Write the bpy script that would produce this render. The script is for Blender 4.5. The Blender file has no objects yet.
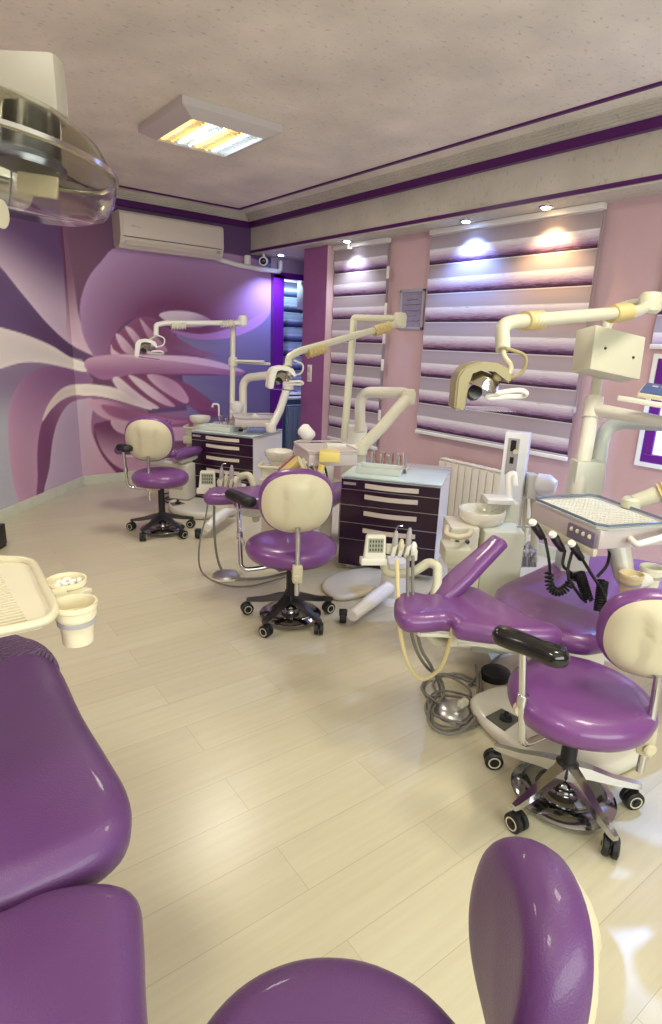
import bpy, bmesh, math, random
import numpy as np
from mathutils import Vector, Matrix
from mathutils.geometry import delaunay_2d_cdt
random.seed(7)
PI = math.pi
C = bpy.context.scene.collection
# ------------------------------------------------------------------ camera
CX, CY, F, H = 331.0, 512.0, 587.1, 1.6
yaw, pitch, roll = (math.radians(a) for a in (38.589, 15.946, 2.240))
fwd = Vector((math.cos(pitch)*math.sin(yaw), math.cos(pitch)*math.cos(yaw), -math.sin(pitch)))
right0 = Vector((math.cos(yaw), -math.sin(yaw), 0)); up0 = right0.cross(fwd)
right = math.cos(roll)*right0 + math.sin(roll)*up0
up = -math.sin(roll)*right0 + math.cos(roll)*up0
CAM = Vector((0, 0, H))
cd = bpy.data.cameras.new('camera'); cam = bpy.data.objects.new('camera', cd); C.objects.link(cam)
cd.sensor_fit = 'VERTICAL'; cd.sensor_height = 24.0; cd.lens = F/1024*24.0; cd.clip_start = 0.02
cam.matrix_world = Matrix(((right.x, up.x, -fwd.x, 0), (right.y, up.y, -fwd.y, 0), (right.z, up.z, -fwd.z, H), (0, 0, 0, 1)))
bpy.context.scene.camera = cam

def W(u, v, **k):
    """a measured point of the photograph placed in the room on a known height, wall or distance"""
    d = fwd*F + right*(u-CX) - up*(v-CY)
    if 'z' in k: t = (k['z']-H)/d.z
    elif 'x' in k: t = k['x']/d.x
    elif 'y' in k: t = k['y']/d.y
    else: t = k['d']/F
    return CAM + d*t

# ------------------------------------------------------------------ materials
MATS = {}
def nodes(m):
    return m.node_tree.nodes, m.node_tree.links
def mat(name, col, rough=.5, metal=0, coat=0, trans=0, ior=1.45, emit=None, es=0, bump=0, bscale=200, sheen=0, var=0, vscale=5):
    if name in MATS: return MATS[name]
    m = bpy.data.materials.new(name); m.use_nodes = True; N, L = nodes(m)
    b = N['Principled BSDF']
    b.inputs['Base Color'].default_value = (*col, 1); b.inputs['Roughness'].default_value = rough
    b.inputs['Metallic'].default_value = metal; b.inputs['Coat Weight'].default_value = coat
    b.inputs['Transmission Weight'].default_value = trans; b.inputs['IOR'].default_value = ior
    if emit: b.inputs['Emission Color'].default_value = (*emit, 1); b.inputs['Emission Strength'].default_value = es
    tc = N.new('ShaderNodeTexCoord')
    if bump:
        n = N.new('ShaderNodeTexNoise'); n.inputs['Scale'].default_value = bscale; n.inputs['Detail'].default_value = 4
        L.new(tc.outputs['Object'], n.inputs['Vector'])
        bp = N.new('ShaderNodeBump'); bp.inputs['Strength'].default_value = bump; bp.inputs['Distance'].default_value = .004
        L.new(n.outputs['Fac'], bp.inputs['Height']); L.new(bp.outputs['Normal'], b.inputs['Normal'])
    if var:
        n = N.new('ShaderNodeTexNoise'); n.inputs['Scale'].default_value = vscale; n.inputs['Detail'].default_value = 5
        L.new(tc.outputs['Object'], n.inputs['Vector'])
        r = N.new('ShaderNodeValToRGB'); r.color_ramp.elements[0].position = .3; r.color_ramp.elements[1].position = .7
        r.color_ramp.elements[0].color = (*[c*(1-var) for c in col], 1); r.color_ramp.elements[1].color = (*[min(1, c*(1+var)) for c in col], 1)
        L.new(n.outputs['Fac'], r.inputs['Fac']); L.new(r.outputs['Color'], b.inputs['Base Color'])
    MATS[name] = m; return m
def s(r, g, b):
    return tuple(((c/255)/12.92 if c/255 <= .04045 else ((c/255+.055)/1.055)**2.4) for c in (r, g, b))
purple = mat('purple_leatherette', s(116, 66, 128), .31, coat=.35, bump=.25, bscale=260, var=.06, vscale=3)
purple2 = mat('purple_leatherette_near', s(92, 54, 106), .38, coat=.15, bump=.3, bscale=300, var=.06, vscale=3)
cream = mat('cream_plastic', s(206, 198, 168), .35, var=.03)
yellowed = mat('yellowed_plastic', s(200, 197, 172), .35, var=.04)
beige = mat('beige_enamel', s(216, 212, 196), .3, coat=.2)
white = mat('white_plastic', s(232, 230, 222), .35)
greyp = mat('grey_plastic', s(170, 165, 165), .4)
grey_hose = mat('grey_hose', s(120, 116, 108), .5)
yel_hose = mat('yellow_hose', s(214, 200, 150), .5)
black = mat('black_rubber', s(26, 26, 28), .45)
blackg = mat('black_gloss', s(18, 18, 20), .18, coat=.5)
chrome = mat('chrome', (.62, .62, .64), .12, metal=1)
steel = mat('brushed_steel', (.6, .6, .6), .3, metal=1)
dark_steel = mat('dark_metal', (.12, .12, .13), .3, metal=1)
enamel = mat('cabinet_enamel', s(238, 240, 240), .3, coat=.3)
plum = mat('plum_gloss', s(44, 14, 44), .28, coat=.25)
brass_handle = mat('satin_handle', s(226, 214, 200), .35)
glass_top = mat('frosted_glass_top', s(214, 234, 226), .08, coat=.8)
ceramic = mat('ceramic', s(226, 222, 206), .15, coat=.6)
clear = mat('clear_plastic', (.97, .97, .93), .05, trans=1, ior=1.18)
smoky = mat('mirror_reflector', (.62, .60, .56), .12, metal=1)
radm = mat('radiator_enamel', s(224, 216, 196), .4)
radg = mat('radiator_grey', s(120, 140, 150), .4)
purple_paint = mat('purple_paint', s(84, 22, 96), .35)
pvc_purple = mat('purple_window_frame', s(104, 30, 140), .3, coat=.3)
wrap = mat('plastic_wrap', (.92, .92, .92), .08, trans=1, ior=1.05)
orange = mat('orange_stripe', s(214, 140, 90), .4)
yellow = mat('yellow_vinyl', s(226, 206, 120), .4)
lcd = mat('lcd_panel', s(150, 150, 130), .25)
lcd_mark = mat('lcd_segments', s(52, 50, 44), .4)
screen_blue = mat('screen_blue', s(60, 76, 112), .15, emit=s(90, 110, 170), es=.25)
papers = mat('tray_paper', s(188, 190, 182), .6, var=.04, vscale=60)

# ------------------------------------------------------------------ mesh helpers
class MB:
    def __init__(self): self.bm = bmesh.new()
    def box(self, c, size, rz=0, M=None, bev=0):
        M = (M.copy() if M else Matrix.Translation(Vector(c)) @ Matrix.Rotation(rz, 4, 'Z'))
        r = bmesh.ops.create_cube(self.bm, size=1, matrix=M @ Matrix.Diagonal((*size, 1)))
        if bev:
            es = list({e for v in r['verts'] for e in v.link_edges})
            bmesh.ops.bevel(self.bm, geom=es, offset=bev, segments=2, affect='EDGES', profile=.6)
        return self
    def tube(self, pts, r, seg=12, closed=False, caps=True, smooth_n=0):
        pts = [Vector(p) for p in pts]
        if smooth_n: pts = catmull(pts, smooth_n, closed)
        n = len(pts); rs = r if isinstance(r, (list, tuple)) else [r]*n
        if len(rs) != n: rs = [rs[0]+(rs[-1]-rs[0])*i/(n-1) for i in range(n)]
        rings = []; prev = None
        for i, p in enumerate(pts):
            a = pts[i-1] if (i or closed) else p; b = pts[(i+1) % n] if (i < n-1 or closed) else p
            t = (b-a)
            if t.length < 1e-9: t = Vector((0, 0, 1))
            t.normalize()
            if prev is None:
                x = t.orthogonal().normalized()
            else:
                x = (prev - t*prev.dot(t))
                x = x.normalized() if x.length > 1e-6 else t.orthogonal().normalized()
            prev = x; y = t.cross(x)
            k = 1.0
            rings.append([self.bm.verts.new(p+(x*math.cos(2*PI*j/seg)+y*math.sin(2*PI*j/seg))*rs[i]*k) for j in range(seg)])
        m = n if closed else n-1
        for i in range(m):
            A, B = rings[i], rings[(i+1) % n]
            for j in range(seg): self.bm.faces.new((A[j], A[(j+1) % seg], B[(j+1) % seg], B[j]))
        if caps and not closed: self.bm.faces.new(rings[0][::-1]); self.bm.faces.new(rings[-1])
        return self
    def lathe(self, prof, M=None, seg=32, sx=1, sy=1):
        M = M or Matrix.Identity(4); rings = []
        for (r, z) in prof:
            if r < 1e-6: rings.append([self.bm.verts.new(M @ Vector((0, 0, z)))])
            else: rings.append([self.bm.verts.new(M @ Vector((r*sx*math.cos(2*PI*j/seg), r*sy*math.sin(2*PI*j/seg), z))) for j in range(seg)])
        for A, B in zip(rings[:-1], rings[1:]):
            for j in range(seg):
                k = (j+1) % seg
                if len(A) == 1 and len(B) == 1: continue
                if len(A) == 1: self.bm.faces.new((A[0], B[j], B[k]))
                elif len(B) == 1: self.bm.faces.new((A[j], A[k], B[0]))
                else: self.bm.faces.new((A[j], A[k], B[k], B[j]))
        return self
    def prism(self, poly, M, h, bev=0):
        lo = [self.bm.verts.new(M @ Vector((x, y, 0))) for x, y in poly]
        hi = [self.bm.verts.new(M @ Vector((x, y, h))) for x, y in poly]
        fs = [self.bm.faces.new(lo[::-1]), self.bm.faces.new(hi)]
        for i in range(len(poly)):
            j = (i+1) % len(poly); fs.append(self.bm.faces.new((lo[i], lo[j], hi[j], hi[i])))
        if bev: bmesh.ops.bevel(self.bm, geom=list({e for f in fs for e in f.edges}), offset=bev, segments=2, affect='EDGES')
        return self
    def pad(self, outline, M, th, r=None, crown=.0, n=6, bot=.75, saddle=0):
        """upholstered cushion: rounded rim of radius r, closed outline in local xy, thickness th"""
        r = r or th/2
        ol = [Vector(p).to_3d() for p in outline]
        ol = [p.to_2d() for p in catmull(ol, n, True)]
        ar = sum(a.x*b.y-b.x*a.y for a, b in zip(ol, ol[1:]+ol[:1]))
        if ar < 0: ol.reverse()
        N = len(ol); P = np.array([(p.x, p.y) for p in ol])
        def dist(q):
            A = P; B = np.roll(P, -1, 0); d = B-A; t = np.clip(((q-A)*d).sum(1)/np.maximum((d*d).sum(1), 1e-12), 0, 1)
            return np.sqrt((((A+d*t[:, None])-q)**2).sum(1)).min()
        def inside(q):
            x, y = q; c = False; A = P; B = np.roll(P, -1, 0)
            for (x0, y0), (x1, y1) in zip(A, B):
                if (y0 > y) != (y1 > y) and x < (x1-x0)*(y-y0)/(y1-y0)+x0: c = not c
            return c
        pts = [tuple(p) for p in P]
        T = np.roll(P, -1, 0)-np.roll(P, 1, 0); T /= np.linalg.norm(T, axis=1)[:, None]
        Nn = np.stack([-T[:, 1], T[:, 0]], 1)
        for f in (.04, .14, .3, .5, .75, 1.0):
            for i in range(N):
                q = P[i]+Nn[i]*r*f
                if inside(q) and dist(q) > r*f*.93: pts.append(tuple(q))
        (x0, y0), (x1, y1) = P.min(0), P.max(0); step = max(.018, (x1-x0)/16)
        xs = np.arange(x0, x1, step)
        for x in xs:
            for y in np.arange(y0, y1, step):
                q = np.array((x, y))
                if inside(q) and dist(q) > r*1.2: pts.append((x, y))
        vv, ee, ff, *_ = delaunay_2d_cdt([Vector(p) for p in pts], [(i, (i+1) % N) for i in range(N)], [list(range(N))], 1, 1e-5)
        dmx = max(dist(np.array(v)) for v in vv)
        cxm, cym = (x0+x1)/2, (y0+y1)/2
        top, botv = [], []
        for i, v in enumerate(vv):
            d = dist(np.array(v)); k = min(d/r, 1); h = math.sqrt(max(0, 1-(1-k)**2))
            zc = crown*min(1, d/dmx)**.7
            edge = d < 1e-4
            t = self.bm.verts.new(M @ Vector((v.x, v.y, h*th/2+zc+saddle*((v.x-cxm)/(x1-x0)*2)**2)))
            top.append(t)
            botv.append(t if edge else self.bm.verts.new(M @ Vector((v.x, v.y, -min(1, h/ max(bot, .01))*th/2+saddle*((v.x-cxm)/(x1-x0)*2)**2))))
        for f in ff:
            try: self.bm.faces.new([top[i] for i in f])
            except ValueError: pass
            try: self.bm.faces.new([botv[i] for i in reversed(f)])
            except ValueError: pass
        return self
    def build(self, name, m, parent=None, smooth=True, ang=40):
        bmesh.ops.recalc_face_normals(self.bm, faces=self.bm.faces)
        if parent is not None:
            root = parent
            while root.parent: root = root.parent
            self.bm.transform(root.matrix_basis.inverted())
        me = bpy.data.meshes.new(name)
        self.bm.to_mesh(me); self.bm.free()
        if smooth:
            me.polygons.foreach_set('use_smooth', [True]*len(me.polygons))
            try: me.set_sharp_from_angle(angle=math.radians(ang))
            except Exception: pass
        me.materials.append(m)
        o = bpy.data.objects.new(name, me); C.objects.link(o)
        if parent is not None: o.parent = parent
        return o
def catmull(P, n, closed=False):
    P = [Vector(p) for p in P]; out = []; L = len(P)
    rng = range(L if closed else L-1)
    for i in rng:
        p0 = P[(i-1) % L] if (closed or i > 0) else P[i]*2-P[i+1]
        p1 = P[i]; p2 = P[(i+1) % L]
        p3 = P[(i+2) % L] if (closed or i < L-2) else P[(i+1) % L]*2-P[i]
        for k in range(n):
            t = k/n
            out.append(.5*((2*p1)+(p2-p0)*t+(2*p0-5*p1+4*p2-p3)*t*t+(3*p1-p0-3*p2+p3)*t**3))
    if not closed: out.append(P[-1])
    return out
def bend(pts, r=.05, n=6):
    """polyline with rounded elbows"""
    pts = [Vector(p) for p in pts]; out = [pts[0]]
    for a, b, c in zip(pts, pts[1:], pts[2:]):
        ra = min(r, (a-b).length*.45, (c-b).length*.45)
        p = b+(a-b).normalized()*ra; q = b+(c-b).normalized()*ra
        for k in range(n+1):
            t = k/n; out.append(p*(1-t)**2+b*2*t*(1-t)+q*t*t)
    out.append(pts[-1]); return out
def coil(path, R, r, turns, seg=7):
    path = catmull(path, 12); n = turns*12; pts = []; prev = None
    for i in range(n+1):
        t = i/n*(len(path)-1); k = min(int(t), len(path)-2); f = t-k
        p = path[k].lerp(path[k+1], f); tan = (path[k+1]-path[k]).normalized()
        x = tan.orthogonal().normalized() if prev is None else (prev-tan*prev.dot(tan)).normalized()
        prev = x; y = tan.cross(x); a = 2*PI*i/12
        pts.append(p+(x*math.cos(a)+y*math.sin(a))*R)
    return MB().tube(pts, r, seg)
def zrot(a): return Matrix.Rotation(a, 4, 'Z')
def frame(o, x, y):
    """matrix whose x axis follows x, y roughly follows y"""
    x = Vector(x).normalized(); z = x.cross(Vector(y)).normalized(); y = z.cross(x)
    return Matrix(((x.x, y.x, z.x, o[0]), (x.y, y.y, z.y, o[1]), (x.z, y.z, z.z, o[2]), (0, 0, 0, 1)))
def thing(name, label, cat, loc=(0, 0, 0), rz=0, group=None):
    o = bpy.data.objects.new(name, None); C.objects.link(o); o.empty_display_size = .1
    o.matrix_basis = Matrix.Translation(Vector(loc)) @ Matrix.Rotation(rz, 4, 'Z')
    return tag(o, label, cat, group)
def tag(o, label, cat, group=None):
    o['label'] = label; o['category'] = cat
    if group: o['group'] = group
    return o
def struct(o): o['kind'] = 'structure'; return o

# ------------------------------------------------------------------ setting materials
def floor_mat():
    m = bpy.data.materials.new('laminate_planks'); m.use_nodes = True; N, L = nodes(m); b = N['Principled BSDF']
    tc = N.new('ShaderNodeTexCoord'); mp = N.new('ShaderNodeMapping'); mp.inputs['Rotation'].default_value = (0, 0, math.radians(2))
    L.new(tc.outputs['Object'], mp.inputs['Vector'])
    br = N.new('ShaderNodeTexBrick'); br.inputs['Scale'].default_value = 1; br.inputs['Brick Width'].default_value = 1.3; br.inputs['Row Height'].default_value = .19
    br.inputs['Mortar Size'].default_value = .0012; br.inputs['Color1'].default_value = (*s(206, 199, 172), 1); br.inputs['Color2'].default_value = (*s(199, 191, 164), 1)
    br.inputs['Mortar'].default_value = (*s(176, 166, 140), 1); br.inputs['Mortar Smooth'].default_value = .3; br.offset = .37
    L.new(mp.outputs['Vector'], br.inputs['Vector'])
    mp2 = N.new('ShaderNodeMapping'); mp2.inputs['Scale'].default_value = (1.2, 22, 1); L.new(mp.outputs['Vector'], mp2.inputs['Vector'])
    n = N.new('ShaderNodeTexNoise'); n.inputs['Scale'].default_value = 1.5; n.inputs['Detail'].default_value = 6; n.inputs['Roughness'].default_value = .6
    L.new(mp2.outputs['Vector'], n.inputs['Vector'])
    r = N.new('ShaderNodeValToRGB'); r.color_ramp.elements[0].position = .3; r.color_ramp.elements[1].position = .72
    r.color_ramp.elements[0].color = (.90, .89, .87, 1); r.color_ramp.elements[1].color = (1, 1, 1, 1)
    L.new(n.outputs['Fac'], r.inputs['Fac'])
    mx = N.new('ShaderNodeMixRGB'); mx.blend_type = 'MULTIPLY'; mx.inputs['Fac'].default_value = 1
    L.new(br.outputs['Color'], mx.inputs['Color1']); L.new(r.outputs['Color'], mx.inputs['Color2']); L.new(mx.outputs['Color'], b.inputs['Base Color'])
    b.inputs['Roughness'].default_value = .3; b.inputs['Coat Weight'].default_value = .12; b.inputs['Coat Roughness'].default_value = .2
    bp = N.new('ShaderNodeBump'); bp.inputs['Strength'].default_value = .15; bp.inputs['Distance'].default_value = .002
    L.new(n.outputs['Fac'], bp.inputs['Height']); L.new(bp.outputs['Normal'], b.inputs['Normal'])
    return m
def plaster_mat(name, c, spot=.5):
    m = bpy.data.materials.new(name); m.use_nodes = True; N, L = nodes(m); b = N['Principled BSDF']
    tc = N.new('ShaderNodeTexCoord')
    n1 = N.new('ShaderNodeTexNoise'); n1.inputs['Scale'].default_value = 2.2; n1.inputs['Detail'].default_value = 6
    n2 = N.new('ShaderNodeTexNoise'); n2.inputs['Scale'].default_value = 26; n2.inputs['Detail'].default_value = 3
    mp = N.new('ShaderNodeMapping'); mp.inputs['Scale'].default_value = (1, 1.8, 1)
    L.new(tc.outputs['Object'], n1.inputs['Vector']); L.new(tc.outputs['Object'], mp.inputs['Vector']); L.new(mp.outputs['Vector'], n2.inputs['Vector'])
    r1 = N.new('ShaderNodeValToRGB'); r1.color_ramp.elements[0].color = (*[x*.78 for x in c], 1); r1.color_ramp.elements[1].color = (*c, 1)
    r1.color_ramp.elements[0].position = .3; r1.color_ramp.elements[1].position = .7
    r2 = N.new('ShaderNodeValToRGB'); r2.color_ramp.elements[0].position = .60; r2.color_ramp.elements[1].position = .76
    r2.color_ramp.elements[0].color = (1, 1, 1, 1); r2.color_ramp.elements[1].color = (1-spot, 1-spot, 1-spot, 1)
    L.new(n1.outputs['Fac'], r1.inputs['Fac']); L.new(n2.outputs['Fac'], r2.inputs['Fac'])
    mx = N.new('ShaderNodeMixRGB'); mx.blend_type = 'MULTIPLY'; mx.inputs['Fac'].default_value = 1
    L.new(r1.outputs['Color'], mx.inputs['Color1']); L.new(r2.outputs['Color'], mx.inputs['Color2']); L.new(mx.outputs['Color'], b.inputs['Base Color'])
    b.inputs['Roughness'].default_value = .85
    bp = N.new('ShaderNodeBump'); bp.inputs['Strength'].default_value = .3; bp.inputs['Distance'].default_value = .004
    L.new(n2.outputs['Fac'], bp.inputs['Height']); L.new(bp.outputs['Normal'], b.inputs['Normal'])
    return m
def blind_mat(name, pitch, z0, cols):
    """zebra fabric: the printed bands repeat with the height"""
    m = bpy.data.materials.new(name); m.use_nodes = True; N, L = nodes(m); b = N['Principled BSDF']
    tc = N.new('ShaderNodeTexCoord'); sp = N.new('ShaderNodeSeparateXYZ'); L.new(tc.outputs['Object'], sp.inputs[0])
    mp = N.new('ShaderNodeMapping'); mp.inputs['Scale'].default_value = (5, 5, 70); L.new(tc.outputs['Object'], mp.inputs['Vector'])
    n = N.new('ShaderNodeTexNoise'); n.inputs['Scale'].default_value = 1.6; n.inputs['Detail'].default_value = 5; n.inputs['Distortion'].default_value = 1.2
    L.new(mp.outputs['Vector'], n.inputs['Vector'])
    def math_(op, a, b_):
        q = N.new('ShaderNodeMath'); q.operation = op
        for i, x in enumerate((a, b_)):
            if isinstance(x, (int, float)): q.inputs[i].default_value = x
            else: L.new(x, q.inputs[i])
        return q.outputs[0]
    t = math_('SUBTRACT', z0, sp.outputs['Z']); t = math_('DIVIDE', t, pitch); fr = math_('FRACT', t, 0)
    wob = math_('MULTIPLY', math_('SUBTRACT', n.outputs['Fac'], .5), .24)
    up_ = math_('GREATER_THAN', fr, .5)
    fr2 = math_('ADD', fr, math_('MULTIPLY', wob, up_))
    r = N.new('ShaderNodeValToRGB'); r.color_ramp.elements.remove(r.color_ramp.elements[1])
    for i, (p, c) in enumerate(cols):
        e = r.color_ramp.elements[0] if i == 0 else r.color_ramp.elements.new(p)
        e.position = p; e.color = (*[k_*.92 for k_ in c], 1)
    L.new(fr2, r.inputs['Fac']); L.new(r.outputs['Color'], b.inputs['Base Color']); b.inputs['Roughness'].default_value = .7
    return m
wall_pink = mat('pink_wallpaper', s(202, 170, 174), .6, var=.05, vscale=3)
col_purple = mat('purple_wallpaper', s(152, 92, 142), .55, var=.06, vscale=4)
marble = mat('marble_baseboard', s(206, 208, 190), .35, var=.08, vscale=6)
plain = mat('lilac_wall_paint', s(190, 165, 185), .7)
floorM = floor_mat(); ceilM = plaster_mat('textured_plaster', s(242, 236, 216), .36); ceil2 = plaster_mat('moulding_plaster', s(214, 208, 192), .3)

# ------------------------------------------------------------------ room
XW, YB, ZS, ZC, XB = 4.2, 6.64, 2.6, 3.0, 3.91
X0, Y0 = -3.4, -2.4
KX = 1.78      # back wall meets the angled wall here
def quadbox(name, x0, x1, y0, y1, z0, z1, m, kind=True):
    o = MB().box(((x0+x1)/2, (y0+y1)/2, (z0+z1)/2), (x1-x0, y1-y0, z1-z0)).build(name, m, smooth=False)
    return struct(o) if kind else o
quadbox('floor', X0-.1, 5.3, Y0-.1, 7.4, -.1, 0, floorM)
quadbox('ceiling', X0-.1, 5.3, Y0-.1, 7.4, ZC, ZC+.1, ceilM)
quadbox('wall_right', XW, XW+.12, Y0, 5.34, 0, ZC, wall_pink)
for nm, a_, b_, c_, d_ in (('wall_near', X0, -1.9, 0, ZC), ('wall_near', 2.3, 5.0, 0, ZC), ('wall_near', -1.9, 2.3, 0, .9), ('wall_near', -1.9, 2.3, 2.5, ZC)): quadbox(nm, a_, b_, Y0-.1, Y0, c_, d_, plain)
m = MB()
for a_, b_, c_, d_ in ((-1.9, -1.84, .9, 2.5), (2.24, 2.3, .9, 2.5), (-1.9, 2.3, .9, .96), (-1.9, 2.3, 2.44, 2.5), (.17, .23, .9, 2.5)): m.box(((a_+b_)/2, Y0-.05, (c_+d_)/2), (b_-a_, .08, d_-c_))
struct(m.build('added_window', pvc_purple, smooth=False))  # unseen window added behind the camera to brighten the room
quadbox('wall_far_left', X0-.1, X0, Y0, 1.6, 0, ZC, plain)

# mural walls -------------------------------------------------------
def poly_px(pts, n=5): return [p for p in catmull([Vector((x, y, 0)) for x, y in pts], n, True)]
def q(z, pts): # zoom picture points back to the photograph frame
    x0, y0, k = z; return [(x0+x/k, y0+y/k) for x, y in pts]
ZA = (0, 200, 4.7286); ZB_ = (0, 340, 4.7286); ZC_ = (80, 230, 3.31); ZD = (80, 340, 3.31)
# each shape: outline, colour A at point a, colour B at point b (painted gradients of the mural)
SH = []
def mc(c):
    c = s(*c); g = (c[0]+c[1]+c[2])/3
    return tuple(min(.95, (g*.15+x*.85)*1.1) for x in c)
def shape(pts, ca, a, cb, b, n=4, rad=None): SH.append((poly_px(pts, n), mc(ca), a, mc(cb), b, rad))
# background fields
shape([(-60, 160), (60, 150), (60, 360), (-60, 420)], (150, 110, 150), (0, 240), (112, 70, 130), (62, 240), 1)
shape([(60, 150), (330, 150), (330, 400), (60, 420)], (112, 60, 96), (80, 220), (96, 62, 112), (150, 220), 1)
shape([(170, 290), (320, 250), (320, 520), (200, 500)], (124, 114, 160), (200, 330), (102, 92, 142), (270, 440), 1)
# pale swoosh from upper left down to the knot
shape(q(ZA, [(-60, -60), (60, -40), (200, 60), (290, 220), (310, 420), (330, 560), (420, 690), (470, 745), (330, 680), (220, 580), (110, 450), (0, 315), (-60, 240)]), (214, 190, 208), (26, 302), (112, 78, 128), (58, 252))
shape(q(ZA, [(290, 60), (320, 200), (350, 380), (375, 560), (440, 700), (470, 745), (330, 675), (312, 500), (300, 300)]), (216, 180, 200), (84, 352), (116, 62, 100), (72, 268))
# dark slate wedge
shape(q(ZA, [(-80, 260), (0, 315), (110, 450), (220, 580), (330, 680), (450, 745), (400, 770), (330, 745), (200, 680), (90, 630), (0, 608), (-80, 600)]), (104, 78, 122), (5, 300), (92, 58, 102), (70, 350))
# left lower slate
shape(q(ZB_, [(-120, 100), (0, 130), (120, 112), (240, 110), (420, 150), (420, 900), (-120, 900)]), (176, 176, 190), (0, 430), (140, 120, 150), (0, 380))
# pink loop
shape(q(ZB_, [(100, 790), (60, 660), (40, 480), (42, 330), (70, 240), (120, 170), (180, 135), (250, 122), (330, 130), (400, 150), (440, 200), (340, 230), (280, 250), (230, 310), (200, 400), (190, 520), (185, 640), (195, 760), (150, 790)]), (188, 140, 172), (20, 450), (140, 90, 140), (70, 372))
# inner dark field and pale lilac sheet
shape(q(ZB_, [(195, 780), (178, 640), (178, 500), (200, 385), (250, 320), (320, 270), (430, 260), (600, 300), (700, 340), (700, 700), (420, 800)]), (120, 62, 108), (45, 440), (150, 96, 138), (80, 430))
shape(q(ZB_, [(215, 760), (235, 600), (250, 470), (280, 370), (330, 300), (400, 278), (440, 285), (430, 400), (445, 470), (500, 560), (600, 640), (600, 680), (400, 720)]), (190, 166, 190), (60, 450), (196, 150, 170), (110, 460))
# cream ribbons
shape(q(ZB_, [(-60, 150), (0, 136), (100, 108), (200, 108), (300, 128), (406, 150), (400, 108), (330, 80), (240, 25), (120, -25), (0, -60), (-60, -70)]), (222, 212, 206), (20, 362), (232, 224, 212), (60, 366))
shape(q(ZB_, [(200, 385), (225, 310), (280, 240), (340, 212), (420, 212), (520, 225), (600, 255), (660, 290), (720, 330), (640, 310), (520, 275), (430, 262), (350, 262), (290, 285), (240, 330)]), (232, 222, 204), (90, 388), (222, 206, 194), (60, 400))
# lower petals
shape(q(ZD, [(30, 205), (60, 196), (130, 210), (260, 250), (372, 262), (420, 300), (330, 305), (200, 290), (90, 262), (45, 235)]), (196, 148, 172), (110, 425), (148, 76, 120), (140, 405))
shape(q(ZD, [(70, 215), (130, 222), (200, 240), (300, 262), (360, 270), (280, 280), (170, 268), (100, 250)]), (156, 84, 130), (120, 410), (170, 104, 146), (170, 425))
shape(q(ZD, [(45, 285), (70, 272), (110, 268), (170, 300), (300, 300), (420, 330), (420, 420), (250, 430), (150, 450), (90, 400), (55, 340)]), (190, 140, 168), (105, 460), (110, 44, 92), (110, 425))
shape(q(ZD, [(105, 265), (160, 270), (250, 290), (370, 290), (370, 330), (230, 330), (140, 310), (110, 290)]), (200, 158, 178), (120, 425), (206, 160, 182), (170, 430))
shape(q(ZD, [(48, 300), (70, 360), (110, 410), (170, 445), (150, 470), (120, 440), (75, 385), (50, 330)]), (96, 30, 78), (110, 460), (110, 40, 84), (120, 470))
# big upper ring
shape(q(ZC_, [(95, 480), (40, 410), (8, 340), (0, 250), (25, 165), (70, 105), (130, 55), (300, 60), (500, 80), (620, 120), (635, 240), (600, 310), (520, 350), (420, 365), (330, 350), (270, 320), (180, 290), (120, 340), (100, 400), (150, 440)]), (116, 46, 100), (120, 335), (174, 132, 182), (165, 248), 4, (168, 338, 105, 92, .38))
shape(q(ZC_, [(630, 265), (600, 310), (520, 350), (420, 364), (340, 352), (300, 330), (400, 345), (500, 325), (560, 300)]), (172, 122, 190), (240, 335), (160, 104, 176), (200, 335))
shape(q(ZC_, [(262, 282), (300, 268), (370, 272), (420, 290), (440, 310), (380, 322), (310, 312)]), (206, 188, 206), (190, 312), (170, 130, 170), (205, 325))
# fan of blades inside the ring
shape(q(ZC_, [(98, 412), (104, 370), (150, 320), (200, 288), (260, 300), (330, 360), (420, 420), (300, 430), (180, 440)]), (140, 66, 112), (110, 350), (130, 66, 116), (170, 350))
for pts in ([(103, 380), (110, 395), (132, 412), (104, 412)], [(118, 345), (136, 350), (175, 392), (185, 412), (150, 405), (128, 375)],
            [(150, 320), (175, 330), (215, 380), (235, 405), (200, 395), (165, 350)], [(198, 294), (225, 320), (262, 362), (290, 400), (258, 398), (222, 350)]):
    shape(q(ZC_, pts), (216, 180, 202), (118, 338), (176, 120, 160), (150, 352))
shape(q(ZC_, [(230, 300), (300, 345), (380, 390), (470, 420), (400, 415), (300, 385)]), (124, 58, 106), (160, 335), (134, 80, 130), (200, 350))
# middle ribbon of the knot
shape(q(ZD, [(70, 120), (150, 150), (200, 190), (260, 225), (350, 215), (420, 260), (470, 240), (420, 190), (360, 150), (300, 120), (500, 118), (540, 110), (300, 70), (200, 70)]), (132, 58, 104), (150, 400), (122, 52, 104), (200, 400))
shape(q(ZD, [(300, 118), (380, 160), (440, 215), (460, 235), (400, 230), (365, 215), (350, 160)]), (128, 56, 104), (180, 385), (130, 60, 110), (210, 405))
shape(q(ZD, [(14, 82), (25, 62), (70, 52), (160, 46), (280, 50), (400, 60), (500, 85), (545, 105), (520, 118), (420, 112), (300, 112), (180, 112), (110, 128), (70, 130), (30, 108)]), (196, 150, 178), (120, 357), (160, 96, 146), (120, 374))
shape(q(ZD, [(300, 52), (400, 60), (500, 85), (545, 105), (500, 100), (400, 82), (300, 68), (180, 58), (120, 50)]), (216, 184, 206), (140, 357), (206, 170, 200), (220, 365))
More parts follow.
